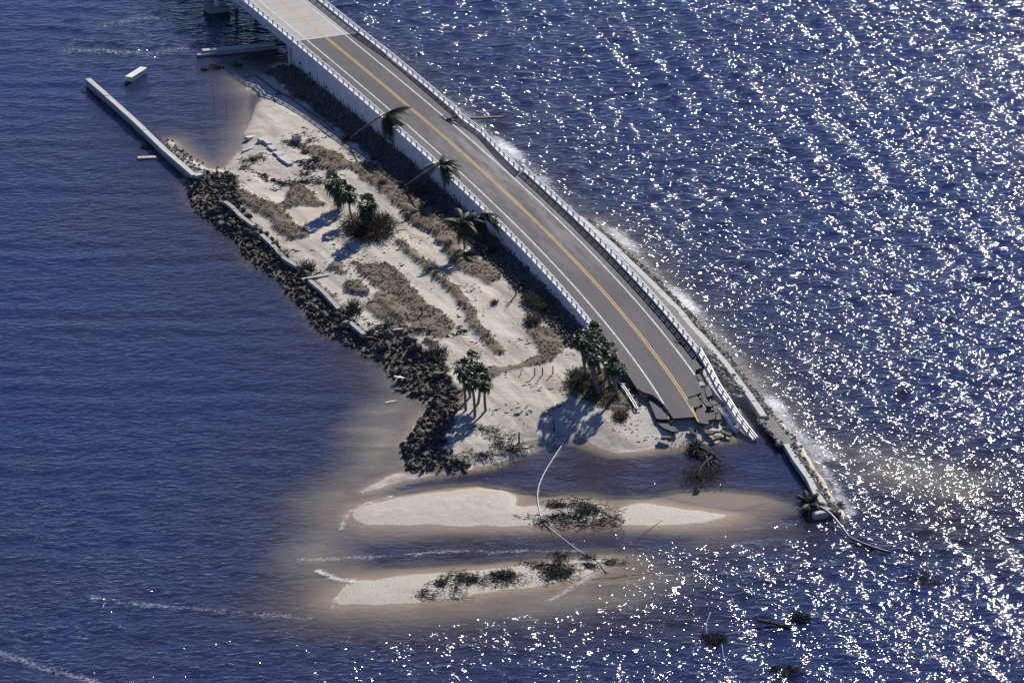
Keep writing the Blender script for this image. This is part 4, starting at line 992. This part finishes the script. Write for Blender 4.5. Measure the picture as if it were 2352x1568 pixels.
GA, GB, GC = 'cabbage palms beside the brown bush', 'cabbage palms standing by the rock heap', 'cabbage palms in the grove at the road end'
T1050 = (617.4, 323.4)
for i, (b_, c_, s_) in enumerate((((1060, 1040), (975, 620), 1.2), ((1095, 1010), (1110, 740), 1.3), ((1290, 1190), (1235, 800), 1.0))):
    sabal(c15(b_, T1050), c15(c_, T1050), ['cabbage palm with the tallest leaning crown of the three near the turf mounds', 'dense-crowned cabbage palm in the middle of the three near the turf mounds', 'thin cabbage palm with a ragged small crown and slanting trunk'][i], GA, i, 0.17, s_, 0.35)
sabal(c15((1500, 1400), T1050), c15((1510, 960), T1050), 'bushy cabbage palm rising out of the large brown bush', GA, 3, 0.2, 1.35)
sabal(c15((1545, 1420), T1050), c15((1510, 1120), T1050), 'lower crown of a cabbage palm half hidden in the large brown bush', GA, 4, 0.2, 1.0)
for i, (b_, c_, s_) in enumerate((((470, 985), (420, 330), 1.1), ((535, 785), (560, 200), 1.1), ((610, 1090), (545, 500), 1.15), ((650, 880), (680, 430), 1.15), ((775, 995), (760, 560), 0.95))):
    sabal(c15(b_, C7), c15(c_, C7), ['palm of the open-sand clump rooted closest to the rock heap', 'palm of the open-sand clump with the highest crown, rooted toward the turf curve', 'palm of the open-sand clump rooted closest to the water channel', 'palm in the middle of the open-sand clump, behind the front trunk', 'palm of the open-sand clump with the smallest crown, rooted closest to the palm grove'][i], GB, i, 0.2, s_, 0.2)
for i, (b_, c_, s_) in enumerate((((560, 930), (460, 290), 1.1), ((665, 1030), (575, 330), 1.15), ((770, 1140), (640, 520), 1.1), ((850, 910), (880, 460), 1.1), ((1025, 1165), (960, 680), 1.15), ((775, 800), (665, 170), 1.15), ((925, 1000), (800, 400), 1.0), ((1010, 930), (1085, 760), 0.7))):
    sabal(c15(b_, C8), c15(c_, C8), ['grove palm leaning over the dark dead bush, closest to the sand track', 'grove palm rooted in the dead fronds just behind the dark dead bush', 'grove palm rooted at the front of the grove on the dry scrub', 'grove palm leaning from the back of the grove toward the road', 'grove palm with a bowed trunk rooted beside the fallen railing', 'grove palm with the topmost crown, against the end of the retaining wall', 'grove palm in the middle, its trunk hidden by the front trunks', 'small ragged grove palm hanging over the fallen railing'][i], GC, i + 2, 0.24, s_, 0.3)

M['dead_bush'] = leaf_mat('dark_dead_leaf', (0.055, 0.040, 0.030), (0.12, 0.09, 0.065), 1.2, 0.05, 0.95)
# coconut palms with single feather fronds
def frond_mesh(seed, L=3.3, droop=1.0):
    r = np.random.default_rng(seed); mb = MB(); n = 26; t = np.linspace(0, 1, n)
    sp = np.stack([L * t * (1 - 0.18 * droop * t), 0.12 * L * t * t * r.normal(0, 1), L * (0.28 * t - 0.62 * droop * t * t)], 1)
    mb.tube(sp, np.linspace(0.05, 0.012, n), 4)
    for i in range(2, n):
        for sgn in (-1, 1):
            ln = 0.95 * math.sin(math.pi * (0.18 + 0.78 * t[i])) * r.uniform(.8, 1.1); tg_ = sp[min(i + 1, n - 1)] - sp[i - 1]; tg_ /= np.linalg.norm(tg_)
            e = np.array([tg_[0] * .45, sgn * 0.8, -0.55 * droop - 0.1]); e /= np.linalg.norm(e); w = tg_ * 0.075; b = sp[i]
            mb.add([b - w, b + w, b + e * ln * .6 + w * .8, b + e * ln, b + e * ln * .6 - w * .8], [(0, 1, 2, 3, 4)])
    return mb.mesh('frond', M['coco_leaf'], fix=False)
FRONDS = [frond_mesh(i, 4.3 + 0.3 * i, d) for i, d in enumerate((0.7, 0.95, 1.25))]
def coconut(B, C, label, i, wind=None, n=18, size=1.0, r0=0.14, bend=(0, 0, 0)):
    B, C = Vector(B), Vector(C); o = thing('coconut_palm', label, 'palm', tuple(B)); top = np.array(C - B)
    pts = curve_pts((0, 0, -0.3), top, bend); MB().tube(pts, np.linspace(r0 * 1.4, r0 * 0.8, len(pts)), 8).build('trunk', M['trunk'], o, True)
    r = np.random.default_rng(i)
    for k in range(n):
        az = k * 2.39996 + r.normal(0, .2); el = r.uniform(-0.7, 0.75)
        if wind is not None: az = wind + r.normal(0, .85); el = r.uniform(-1.0, 0.45)
        f = inst('frond', FRONDS[k % 3], o, top, (0, 0, 0), size * r.uniform(.8, 1.1)); f.rotation_euler = (Matrix.Rotation(az, 3, 'Z') @ Matrix.Rotation(-el, 3, 'Y') @ Matrix.Rotation(r.normal(0, .3), 3, 'X')).to_euler()
    return o
K2 = (882.0, 352.8)
b_ = G(*c15((1235, 1460), K2)); coconut(b_, PY(*c15((1195, 1060), K2), b_.y), 'upright coconut palm with drooping fronds near the retaining wall', 1, None, 20, 0.98)
b_ = G(*c15((1500, 1330), K2)); coconut(b_, PY(*c15((1470, 940), K2), b_.y + 0.5), 'coconut palm hanging its fronds against the retaining wall', 2, -0.9, 20, 1.0)
b_ = G(*c15((290, 510), K2)); coconut(b_, P(*c15((850, 175), K2), 6.3), 'coconut palm leaning onto the railing with an exposed root ball', 3, -0.25, 22, 1.1, bend=(0, 0, .3))
b_ = G(797, 321); coconut(b_, P(885, 262, 6.9), 'coconut palm leaning across the railing toward the road lane', 4, -0.15, 22, 1.15, bend=(0, 0, .3))
b_ = G(*c15((1290, 1290), K2)); coconut(Vector(b_) + Vector((0, 0, .3)), Vector(G(*c15((1600, 1500), K2))) + Vector((0, 0, .5)), 'toppled coconut palm lying on the brown turf', 5, -0.8, 12, 0.6)
def rootball(x, y, rad, label, seed):
    p = G(x, y); o = thing('root_ball', label, 'roots', tuple(p)); r = np.random.default_rng(seed); mb = MB()
    for k in range(46):
        d = r.normal(size=3); d[2] = abs(d[2]) * .8; d /= np.linalg.norm(d); e = d * rad * r.uniform(.7, 1.35)
        mb.tube(curve_pts((0, 0, rad * .3), e, r.normal(0, .12, 3), 5), np.linspace(.09, .02, 5), 4, False)
    tag(mb.build('root_tangle', M['wood'], o), kind='stuff'); MB().add(*[(V * np.array([.8, .8, .8]) * rad, F) for V, F in [HULLS[seed % 14]]][0]).build('soil_clump', M['wood'], o); return o
rootball(795, 322, 1.1, 'dark root ball of the palm leaning across the railing', 1)
rootball(926, 428, 0.9, 'dark root ball of the palm leaning onto the railing', 2)

def bush(x, y, rx, ry, h, label, seed, m, twigs=130, leaves=500, lsize=.12, group=None, cat='bush', base=None, wood='wood', flat=0.0, dz=0.0):
    p = Vector(base) if base is not None else G(x, y); o = thing('bush' if cat == 'bush' else cat.replace(' ', '_'), label, cat, (p.x, p.y, p.z + dz), 0, group); r = np.random.default_rng(seed)
    mb = MB(); lf = MB(); VV = []; FF = []; k = 0
    for i in range(twigs):
        a = r.uniform(0, 6.28); q = math.sqrt(r.random()); e = np.array([math.cos(a) * rx * q, math.sin(a) * ry * q, h * r.uniform(.35, 1.0) * (1 - .45 * q * q)])
        s_ = np.array([e[0] * r.uniform(.1, .75), e[1] * r.uniform(.1, .75), 0]); mb.tube(curve_pts(s_, e, r.normal(0, .15 * h, 3), 4), np.linspace(.05, .012, 4) * (1 + .2 * h), 3, False)
        for j in range(max(0, leaves // twigs)):
            c = s_ + (e - s_) * r.uniform(.3, 1.1) + r.normal(0, .22, 3) * np.array([1, 1, .6]); u = r.normal(size=3); u /= np.linalg.norm(u); w = np.cross(u, r.normal(size=3)); w /= np.linalg.norm(w) + 1e-6; sz = lsize * r.uniform(.5, 1.5)
            c[2] = max(c[2], .02); VV += [c - u * sz, c + w * sz * .45, c + u * sz, c - w * sz * .45]; FF.append((k, k + 1, k + 2, k + 3)); k += 4
    tag(mb.build('branches', M[wood], o, fix=False), kind='stuff')
    if k: tag(lf.add(VV, FF).build('foliage', m, o, fix=False), kind='stuff')
    return o
bush(848, 530, 5.2, 7.5, 2.2, 'large dead brown bush around the cabbage palms', 10, M['dead_bush'], 420, 4600, .15)
bush(*c15((1080, 1110), (1058.4, 529.2)), 1.8, 2.6, 1.6, 'grey-green bush beside the bare tree', 12, M['brush'], 110, 900, .14)
bush(*c15((1200, 1190), (1058.4, 529.2)), 1.7, 2.4, 1.4, 'grey-green bush between the bare tree and the retaining wall', 13, M['brush'], 110, 900, .14)
bush(*c15((1110, 1390), (1058.4, 529.2)), 1.7, 3.0, 1.3, 'low dead brown bush at the edge of the sand track', 14, M['dead_leaf'], 120, 800, .14)
bush(*c15((520, 1110), (1058.4, 529.2)), .8, 1.1, .7, 'small dry bush on the sand left of the bare tree shadow', 15, M['dead_leaf'], 40, 200)
bush(*c15((440, 950), C8), 2.3, 4.5, 1.7, 'dark dead bush under the palm grove', 16, M['brush'], 170, 1300, .16)
bush(*c15((700, 1010), C8), 2.0, 4.0, .7, 'heap of dead fronds under the palm grove trunks', 17, M['dead_leaf'], 120, 700, .2)
bush(*c15((880, 1180), C8), 2.2, 3.5, .6, 'low dry scrub in front of the palm grove', 18, M['dead_leaf'], 110, 600, .16)
bush(*c15((1080, 1480), C8), 1.2, 2.2, .9, 'dense brown tussock beside the pale stones', 19, M['dead_leaf'], 120, 900, .13)
bush(*c15((1290, 1060), C8), 1.1, 1.8, .8, 'dry brown scrub in the washed-out road shoulder', 20, M['dead_leaf'], 90, 500, .13)
bush(956, 440, 2.6, 4.0, 1.8, 'reddish bare bush in the shadow of the retaining wall', 21, M['dead_leaf'], 150, 400, .1)
bush(705, 620, 1.9, 3.0, 1.9, 'leafless bush growing behind the boulders by the old wall cap', 22, None, 110, 0)
bush(812, 715, 2.2, 3.6, 2.3, 'leafless grey bush leaning over the old wall cap', 23, None, 130, 0)
bush(648, 590, 1.3, 2.4, 1.3, 'small leafless bush between boulders and sand', 24, None, 80, 0)
bush(1000, 815, 2.4, 4.0, 1.5, 'pale twiggy bush on top of the rock heap', 25, M['dead_leaf'], 200, 500, .08)
bush(1013, 1015, 1.2, 2.0, 1.0, 'thorny dark bush at the point of the rock heap', 26, M['brush'], 80, 300, .1)
bush(880, 505, 1.6, 2.6, 1.6, 'wispy leafless bush right of the large brown bush', 27, None, 100, 0)
for i, (x, y) in enumerate(((700, 350), (860, 365), (985, 470), (1010, 486), (1030, 560), (880, 420))):
    bush(x, y, .9, 1.5, .6, 'small brown scrub clump on the turf beside the wall bank', 40 + i, M['dead_leaf'], 50, 250, .12, 'scrub clumps along the wall bank')

def bare_tree(x, y, h, label, seed, lean=(0, 0), name='bare_tree'):
    p = G(x, y); o = thing(name, label, 'tree', tuple(p)); r = np.random.default_rng(seed); tr_ = MB(); br = MB()
    def grow(mb, a, d, L, rad, lv):
        e = a + d * L; mb.tube(curve_pts(a, e, r.normal(0, .08 * L, 3), 5), np.linspace(rad, rad * .55, 5), 5 if lv == 0 else 4, False)
        if lv >= 4: return
        for k in range(3 if lv else 4):
            nd = d + r.normal(0, .55, 3); nd[2] += .15; nd /= np.linalg.norm(nd); grow(br, a + (e - a) * r.uniform(.6, 1.0), nd, L * r.uniform(.5, .78), rad * .5, lv + 1)
    grow(tr_, np.array([0, 0, -.2]), np.array([lean[0], lean[1], 1.0]) / math.sqrt(1 + lean[0] ** 2 + lean[1] ** 2), h * .42, .16, 0)
    tr_.build('trunk', M['wood'], o); br.build('branches', M['wood'], o, fix=False); return o
bare_tree(*c15((845, 990), (1058.4, 529.2)), 4.2, 'bare leafless tree standing on the sand near the wall', 31, (.08, 0))
bare_tree(968, 722, 2.2, 'small dead snag at the edge of the brown turf', 32, (.05, 0))

# ---------------------------------------------------------------- driftwood heaps and uprooted trees
def heap(x, y, rx, ry, h, label, seed, leaves=None, n=150, ang=0.0, tilt=0.0, L=1.4):
    p = G(x, y); o = thing('driftwood_heap', label, 'driftwood', tuple(p), ang); r = np.random.default_rng(seed); mb = MB(); VV = []; FF = []; k = 0
    cl = [(r.normal(0, .5) * rx, r.normal(0, .42) * ry, r.uniform(.25, .6), r.uniform(.35, 1.0)) for _ in range(7)]
    for i in range(n):
        u0, v0, sp_, hh_ = cl[r.integers(7)]; gx_, gy_ = r.normal(0, .5 * sp_, 2); c = np.array([u0 + gx_ * rx * 1.5, v0 + gy_ * ry, 0.62 * h * hh_ * math.exp(-(gx_ ** 2 + gy_ ** 2) / (sp_ ** 2)) * r.uniform(.1, 1.0)])
        d = np.array([r.normal(0, 1), r.normal(0, .7), r.normal(0, .28)]); d /= np.linalg.norm(d); l = L * r.uniform(.3, 1.1); ra = r.uniform(.02, .07)
        mb.tube(curve_pts(c - d * l * .5, c + d * l * .5, r.normal(0, .12, 3), 4), np.linspace(ra, ra * .4, 4), 4, False)
        if leaves:
            for j in range(2):
                cc = c + r.normal(0, .3, 3) * (1, 1, .4); cc[2] = max(.03, cc[2]); u = r.normal(size=3); u /= np.linalg.norm(u); w = np.cross(u, r.normal(size=3)); w /= np.linalg.norm(w) + 1e-6; sz = r.uniform(.06, .18)
                VV += [cc - u * sz, cc + w * sz * .4, cc + u * sz, cc - w * sz * .4]; FF.append((k, k + 1, k + 2, k + 3)); k += 4
    tag(mb.build('sticks', M['wood'], o, fix=False), kind='stuff')
    if leaves: tag(MB().add(VV, FF).build('leaves', M[leaves], o, fix=False), kind='stuff')
    return o
heap(1318, 1180, 4.2, 5.0, 1.0, 'dark driftwood heap on the upper sandbar under the pipe', 51, 'brush', 380)
heap(1360, 1178, 2.4, 5.0, 1.5, 'tall round tangle of branches at the tip of the upper sandbar', 52, 'brush', 300)
heap(1240, 1192, 3.0, 3.2, .4, 'flat scatter of dark twigs on the upper sandbar sand', 53, None, 120)
heap(1165, 1022, 3.2, 4.0, .8, 'dark brush heap at the inlet beside a stump', 54, 'brush', 300)
heap(1110, 1040, 3.4, 3.6, .35, 'thin dark seaweed streaks behind the rock point', 55, None, 160)
heap(1046, 1343, 3.0, 4.6, 1.1, 'round dark brush heap on the lower sandbar', 56, 'brush', 320)
heap(1148, 1331, 3.4, 4.4, .9, 'low dark brush heap in the middle of the lower sandbar', 57, 'brush', 300)
heap(1300, 1312, 4.6, 5.5, 1.0, 'wide heap of branches and green fronds on the lower sandbar tip', 58, 'weed', 420)
heap(1370, 1292, 2.6, 2.6, .5, 'green leafy debris at the waterline where the pipe crosses', 59, 'weed', 130)
heap(1270, 1300, 3.5, 1.8, .35, 'line of dark twigs along the far edge of the lower sandbar', 60, None, 130)
heap(690, 330, 2.8, 3.6, .5, 'dark brush heap around the concrete well box', 61, None, 200)
heap(600, 362, 2.6, 3.4, .35, 'dark twig litter below the row of concrete blocks', 62, None, 150)
heap(1090, 990, 3.2, 1.6, .25, 'thin line of dark seaweed across the open sand', 63, None, 110)
heap(2075, 902, 1.1, 1.8, .4, 'small dark weed clump adrift in the open water', 64, 'weed', 50)
heap(2112, 1330, 2.6, 2.6, .35, 'wide patch of dark weed afloat in the glitter', 65, 'brush', 90)
heap(1628, 1467, 1.5, 2.2, .7, 'round green bush afloat near the blue rope', 66, 'weed', 120)
heap(1800, 1540, 1.7, 2.4, .8, 'round green bush afloat below the drifting log', 67, 'weed', 130)
heap(1836, 1425, .9, 2.6, 1.7, 'dark upturned roots afloat beside the drifting log', 68, 'brush', 120)
heap(498, 156, 1.0, 1.8, .9, 'dark bush stranded in the brown shallows near the bridge', 69, 'brush', 70)
heap(543, 151, .6, 1.0, .5, 'small dark bush stranded beside the bridge shadow', 70, 'brush', 40)
heap(470, 160, .5, .8, .3, 'little weed tuft in the shallows near the drowned beams', 71, 'brush', 30)
heap(337, 338, .7, 1.0, .25, 'dark weed clump afloat beside the straight sea wall', 72, 'brush', 40)
heap(1920, 1162, 2.2, 2.0, .4, 'dark brush caught outside the broken sea wall corner', 73, None, 90)
heap(1590, 900, .01, .01, .01, 'x', 74, None, 0) if False else None
# uprooted tree lying in the channel
p = G(1600, 1035); o = thing('uprooted_tree', 'uprooted tree with dark root mass lying in the tidal channel', 'tree', tuple(p)); r = np.random.default_rng(81); mb = MB()
for k in range(150):
    d = r.normal(size=3) * (1, 1.2, .8); d[2] = abs(d[2]); d /= np.linalg.norm(d); mb.tube(curve_pts((0, 0, .5), d * r.uniform(1.2, 2.6) * np.array([.8, 1.2, .95]), r.normal(0, .25, 3), 5), np.linspace(.1, .02, 5), 4, False)
tag(mb.build('roots', M['wood'], o, fix=False), kind='stuff')
mb = MB(); q = np.array(P(1655, 1058, .5) - p); mb.tube(curve_pts((0, 0, .6), q, (0, 0, .4)), np.linspace(.34, .2, 9), 7)
for tx, ty, tz in ((1668, 1050, 1.0), (1640, 1040, 1.6), (1650, 1075, .3), (1630, 1085, .2), (1605, 1090, .3)):
    e = np.array(P(tx, ty, tz) - p); mb.tube(curve_pts(q * r.uniform(.3, .8), e, r.normal(0, .3, 3)), np.linspace(.17, .05, 9), 5)
mb.build('trunk', M['wood'], o)
VV = []; FF = []; k = 0
for cx, cy, n_ in ((1598, 1090, 520), (1636, 1078, 420), (1580, 1015, 160)):
    c = np.array(P(cx, cy, .4) - p)
    for j in range(n_):
        cc = c + r.normal(0, 1, 3) * (1.15, 2.0, .35); u = r.normal(size=3); u /= np.linalg.norm(u); w = np.cross(u, r.normal(size=3)); w /= np.linalg.norm(w); sz = r.uniform(.1, .3); VV += [cc - u * sz, cc + w * sz * .4, cc + u * sz, cc - w * sz * .4]; FF.append((k, k + 1, k + 2, k + 3)); k += 4
tag(MB().add(VV, FF).build('foliage', M['brush'], o, fix=False), kind='stuff')
# drifting log
p = G(1772, 1438); o = thing('drifting_log', 'brown forked log drifting in the glittering water', 'log', tuple(p)); a = np.array(P(1740, 1424, .5) - p); e = np.array(P(1815, 1441, .1) - p)
MB().tube(curve_pts(a, e, (0, 0, .1)), np.linspace(.32, .14, 9), 7).build('trunk', M['wood'], o)
mb = MB()
for t0, tx, ty, tz in ((.3, 1745, 1446, .1), (.5, 1765, 1418, 1.4), (.6, 1778, 1450, .1), (.75, 1830, 1436, .4)):
    mb.tube(curve_pts(a + (e - a) * t0, np.array(P(tx, ty, tz) - p), r.normal(0, .1, 3)), np.linspace(.14, .04, 9), 5)
mb.build('branch', M['wood'], o)
# fallen green palm head at the sea wall corner
b_ = P(1897, 1178, .2); coconut(b_, P(1858, 1158, .9), 'green palm head snagged against the broken sea wall corner', 9, None, 30, 0.72)

# ---------------------------------------------------------------- pipes, ropes, boards, blocks
def pipe(name, pts, rad, m, label, cat, zs=None, group=None):
    W = []
    for i, q in enumerate(pts):
        z = q[2] if len(q) > 2 else None; g = P(q[0], q[1], z) if z is not None else G(q[0], q[1]); W.append((g.x, g.y, (z if z is not None else g.z) + rad * .6))
    W = np.array(W); s = np.concatenate([[0], np.cumsum(np.linalg.norm(np.diff(W, axis=0), axis=1))]); t = np.linspace(0, s[-1], max(8, int(s[-1] / 1.2)))
    Q = np.stack([np.interp(t, s, W[:, i]) for i in range(3)], 1)
    for _ in range(2): Q[1:-1] = (Q[:-2] + 2 * Q[1:-1] + Q[2:]) / 4
    for i in range(len(Q)): Q[i, 2] = max(Q[i, 2], hz(Q[i, 0], Q[i, 1]) + rad * .5)
    c = Q[len(Q) // 2].copy(); o = MB().tube(Q - c, rad, 6).build(name, m, None, True); o.location = c; return tag(o, label, cat, group)
pipe('pipe', [(1315, 976), (1303, 1004), (1273, 1049), (1252, 1082), (1237, 1115), (1233.6, 1142), (1238.7, 1175), (1244.7, 1199), (1292, 1236.6), (1334, 1269.6), (1370, 1284.6), (1394, 1316)], .075, M['hose'], 'long white pipe curving from the sand across both sandbars', 'pipe')
pipe('pipe', [(1881, 1162.5, 1.1), (1893, 1168, 1.1), (1907, 1176, .9), (1955, 1239, .1)], .14, M['hose'], 'grey pipe reaching from the broken sea wall into the water', 'pipe')
pipe('pipe', [(1953, 1237, .1), (1997, 1257, .1), (2045, 1270.5, .05)], .2, M['dark_pipe'], 'dark length of pipe afloat beyond the grey pipe', 'pipe')
K1 = (529.2, 0.0)
pipe('pipe', [c15(q, K1) for q in ((370, 1165), (480, 1230), (620, 1340), (720, 1420))] + [(660, 222), (700, 250), (745, 282), (766, 299)], .12, M['dark_pipe'], 'dark pipe running down the shaded sand below the wall', 'pipe')
pipe('pipe', [c15(q, K1) for q in ((690, 1568), (640, 1480), (700, 1430), (830, 1440), (930, 1500), (980, 1560))], .12, M['dark_pipe'], 'dark pipe bent into a loop on the sand', 'pipe')
pipe('rope', [(1420, 1265), (1455, 1240), (1523, 1193), (1480, 1210)][:3], .035, M['red'], 'red rope trailing from the wet sandbar', 'rope')
pipe('rope', [(1360, 1330), (1420, 1325), (1510, 1314)], .035, M['red'], 'red rope in the shallows beyond the lower sandbar', 'rope')
pipe('rope', [(1625, 1462), (1620, 1440), (1628, 1415), (1632, 1405)], .045, M['blue'], 'pale blue rope trailing above the floating bush', 'rope')
pipe('rope', [(1658, 1480), (1662, 1510), (1672, 1540), (1700, 1556)], .04, M['blue'], 'pale blue rope hooked in the water left of the floating bush', 'rope')
pipe('fishing_pole', [(779, 346), (800, 315), (820, 293)], .07, M['red'], 'orange-red pole lying against the root ball', 'pole')
def plank(x, y, L, w, h, ang, m, label, cat='board', name='board', z=None, tilt=0.0, group=None, lift=.1):
    p = G(x, y) if z is None else P(x, y, z); r = np.random.default_rng(int(x + y)); mb = MB()
    n = 6; pts = np.stack([np.linspace(-L / 2, L / 2, n), r.normal(0, .02, n), r.normal(0, .02, n)], 1); mb.sweep(pts, [(-w / 2, -h / 2), (w / 2, -h / 2), (w / 2, h / 2), (-w / 2, h / 2)])
    o = mb.build(name, m); o.location = (p.x, p.y, (p.z if z is None else z) + lift); o.rotation_euler = (0, tilt, ang); return tag(o, label, cat, group)
plank(338, 364, 3.2, .9, .35, .16, M['board'], 'weathered board adrift beside the straight sea wall')
plank(724, 638, 4.6, .55, .3, .45, M['board'], 'pale board lying across the end of the old wall cap')
plank(906, 760, 2.8, .5, .3, .4, M['board'], 'pale board on the brush right of the old wall cap')
plank(858, 765, 1.5, .5, .3, .4, M['board'], 'short pale board at the foot of the old wall cap')
plank(926, 895, 2.4, .5, .25, -.1, M['dark_board'], 'dark board floating at the edge of the rock heap')
plank(696, 408, .8, .3, .12, 1.2, M['board'], 'small bright board on the littered sand')
plank(1188, 951, .9, .3, .15, .2, M['dark_board'], 'small dark board on the open sand by the palm clump')
plank(920, 872, 2.0, 1.1, .12, .9, M['trailer'], 'white broken panel wedged against the rock heap', 'panel', 'panel', tilt=.35, lift=.4)
plank(897, 924, 1.8, .3, .15, .5, M['trailer'], 'white plank awash in the silty water off the rocks')
plank(570, 345, 2.6, .45, .3, .75, M['concrete'], 'narrow concrete slab half sunk at the pool edge', 'slab', 'concrete_slab')
plank(575, 318, 2.4, 1.0, .5, 1.0, M['concrete'], 'broken concrete slab tilted beside the row of blocks', 'slab', 'concrete_slab', tilt=.15)
plank(604, 325, 1.5, 1.3, .9, .5, M['concrete'], 'large pale concrete block heading the row of blocks', 'concrete block', 'concrete_block')
RW = sc3([(870, 120), (905, 165), (950, 210), (985, 245), (1030, 275)], *R3)
for i, (x, y) in enumerate(RW): plank(x, y, 2.2, .9, .55, math.radians(-64), M['concrete'], ['first', 'second', 'third', 'fourth', 'fifth'][i] + ' pale concrete block of the toppled row, counting from the large block', 'concrete block', 'concrete_block', group='toppled row of concrete blocks', lift=.15)
# drowned beams under the bridge
plank(548, 112, 13.5, 1.1, .9, .32, M['concrete'], 'long concrete beam drowned beside the bridge, lit at its tip', 'beam', 'concrete_beam', .35, lift=.0)
plank(545, 119, 15.0, .8, .6, .33, M['concrete_old'], 'thinner concrete beam lying low in front of the long beam', 'beam', 'concrete_beam', .12, lift=.0)
plank(590, 171, 4.5, .35, .3, .5, M['concrete_old'], 'thin dark beam at the shore edge of the bridge shadow', 'beam', 'concrete_beam')
# concrete well box
p = G(681, 324); o = thing('well_box', 'open square concrete well box standing in brush on the sand', 'well box', tuple(p), .5)
for a_, (x, y, sx, sy) in enumerate(((0, .55, 1.25, .15), (0, -.55, 1.25, .15), (.55, 0, .15, .95), (-.55, 0, .15, .95))): MB().box((x, y, .45), (sx, sy, 1.3)).build('side_wall', M['concrete'], o)
MB().box((0, 0, .25), (.94, .94, .1)).build('bottom_slab', M['concrete_old'], o)
# fence posts, stumps and poles
fp = MB().tube([(0, 0, -.3), (0, 0, .6), (.01, 0, 1.25)], [.1, .095, .085], 7).mesh('fence_post', M['wood'])
for (x, y), lb in zip(((1228, 863), (1246, 861), (1270, 858)), ('dark wooden fence post next to the bleached broken one', 'dark wooden fence post between two other dark posts', 'dark wooden fence post closest to the palm grove')):
    p = G(x, y); tag(inst('fence_post', fp, None, tuple(p)), lb, 'post', 'fence posts at the turf curve')
p = G(1196, 860); tag(inst('fence_post', MB().tube([(0, 0, -.2), (.05, 0, .5), (.3, 0, .9)], [.08, .08, .06], 6).mesh('fence_post', M['board']), None, tuple(p)), 'bleached broken fence post beside the dark fence posts', 'post')
p = G(1192, 1017); tag(inst('stump', MB().tube([(0, 0, -.2), (0, 0, .8), (.03, 0, 1.7)], [.16, .14, .12], 7).mesh('stump', M['wood']), None, tuple(p)), 'upright dark stump at the inlet beside the brush heap', 'stump')
p = G(1273, 990); tag(inst('stump', MB().tube([(0, 0, -.2), (-.05, 0, .9), (-.15, 0, 1.8)], [.15, .13, .1], 7).mesh('stump', M['wood']), None, tuple(p)), 'upright dark stump in the palm grove shadow', 'stump')
for x, y, t_ in ((492, 262, 4.2), (521, 275, 3.4)):
    p = G(x, y); tag(inst('marker_pole', MB().tube([(0, 0, -.5), (0, 0, t_ * .5), (.05, 0, t_)], [.05, .045, .04], 6).mesh('marker_pole', M['dark_board']), None, tuple(p)), 'thin marker pole standing in the brown pool', 'pole', 'marker poles in the pool')
# box trailer adrift
D = (0.0, 0.0); k_ = 0.2502
c0 = P(1248 * k_, 690 * k_, 1.1); ang = math.atan2(P(1350 * k_, 615 * k_, 1.3).y - P(1150 * k_, 700 * k_, 1.3).y, P(1310 * k_, 640 * k_, 1.3).x - P(1190 * k_, 700 * k_, 1.3).x)
TA = P(1150 * k_, 703 * k_, 1.0); TB = P(1290 * k_, 614 * k_, 1.0); ang = math.atan2(TB.y - TA.y, TB.x - TA.x); TLn = (TB - TA).length; TW = abs(P(1352 * k_, 618 * k_, 1.0).x - TB.x) * abs(math.sin(ang)) + .2
mid = (TA + TB) / 2 + Vector((math.sin(ang), -math.cos(ang), 0)) * TW / 2
o = thing('box_trailer', 'white box trailer stranded in the water with its tongue showing', 'trailer', (mid.x, mid.y, 0), ang)
MB().box((0, 0, .3), (TLn, TW, 1.3)).build('body', M['trailer'], o); MB().box((0, 0, .98), (TLn + .08, TW + .08, .08)).build('roof', M['trailer'], o)
MB().tube([(-TLn / 2, .4, .1), (-TLn / 2 - 1.5, 0, .25)], .09, 5).tube([(-TLn / 2, -.4, .1), (-TLn / 2 - 1.5, 0, .25)], .09, 5).build('tongue', M['dark_pipe'], o); MB().tube([(-TLn / 2 - 1.2, 0, -.3), (-TLn / 2 - 1.2, 0, .8)], .08, 6).build('jack', M['dark_pipe'], o)
MB().box((TLn / 2 + .03, 0, .3), (.05, TW * .9, 1.15)).build('rear_door', M['trailer'], o)
# litter on the carriageway
def onroad(x, y, lift=0.02):
    lo, hi = 1.0, 7.0
    for _ in range(30):
        z = (lo + hi) / 2; q = P(x, y, z); j = ((RL[:, 0] - q.x) ** 2 + (RL[:, 1] - q.y) ** 2).argmin()
        if RL[j, 2] < z: hi = z
        else: lo = z
    return Vector((q.x, q.y, z + lift))
p = onroad(740, 141); o = MB().tube([(math.cos(a) * .62, math.sin(a) * .62, .08) for a in np.linspace(0, 5.9, 16)], .1, 6).build('hose_coil', M['dark_pipe'], None, True); o.location = p; tag(o, 'black hose ring lying on the road shoulder near the bridge joint', 'hose')
p = onroad(1028, 276); o = thing('branch', 'dark forked branch lying across the road edge line', 'branch', tuple(p)); mb = MB()
for e_ in ((2.2, .3, .3), (-1.2, 1.5, .1), (2.6, -3.2, .1), (1.0, -2.0, .2)): mb.tube(curve_pts((0, 0, .15), e_, (.2, .2, .1)), np.linspace(.16, .05, 9), 5)
mb.build('limb', M['wood'], o)
plank(1110, 272, 7.0, .4, .3, .12, M['dark_pipe'], 'dark beam jutting into the surf beside the bowed railing', 'beam', 'beam', .5)
plank(1600, 793 + 0, .1, .1, .1, 0, M['wood'], 'x') if False else None
p = onroad(1562, 787); heapo = thing('branch', 'grey debris caught under the railing where the shoulder starts to crack', 'branch', tuple(p)); mb = MB()
for e_ in ((1.4, .2, .2), (-.9, .8, .1), (.6, -1.2, .2)): mb.tube(curve_pts((0, 0, .1), e_, (.1, .1, .1)), np.linspace(.12, .04, 9), 5)
mb.build('limb', M['wood'], heapo)
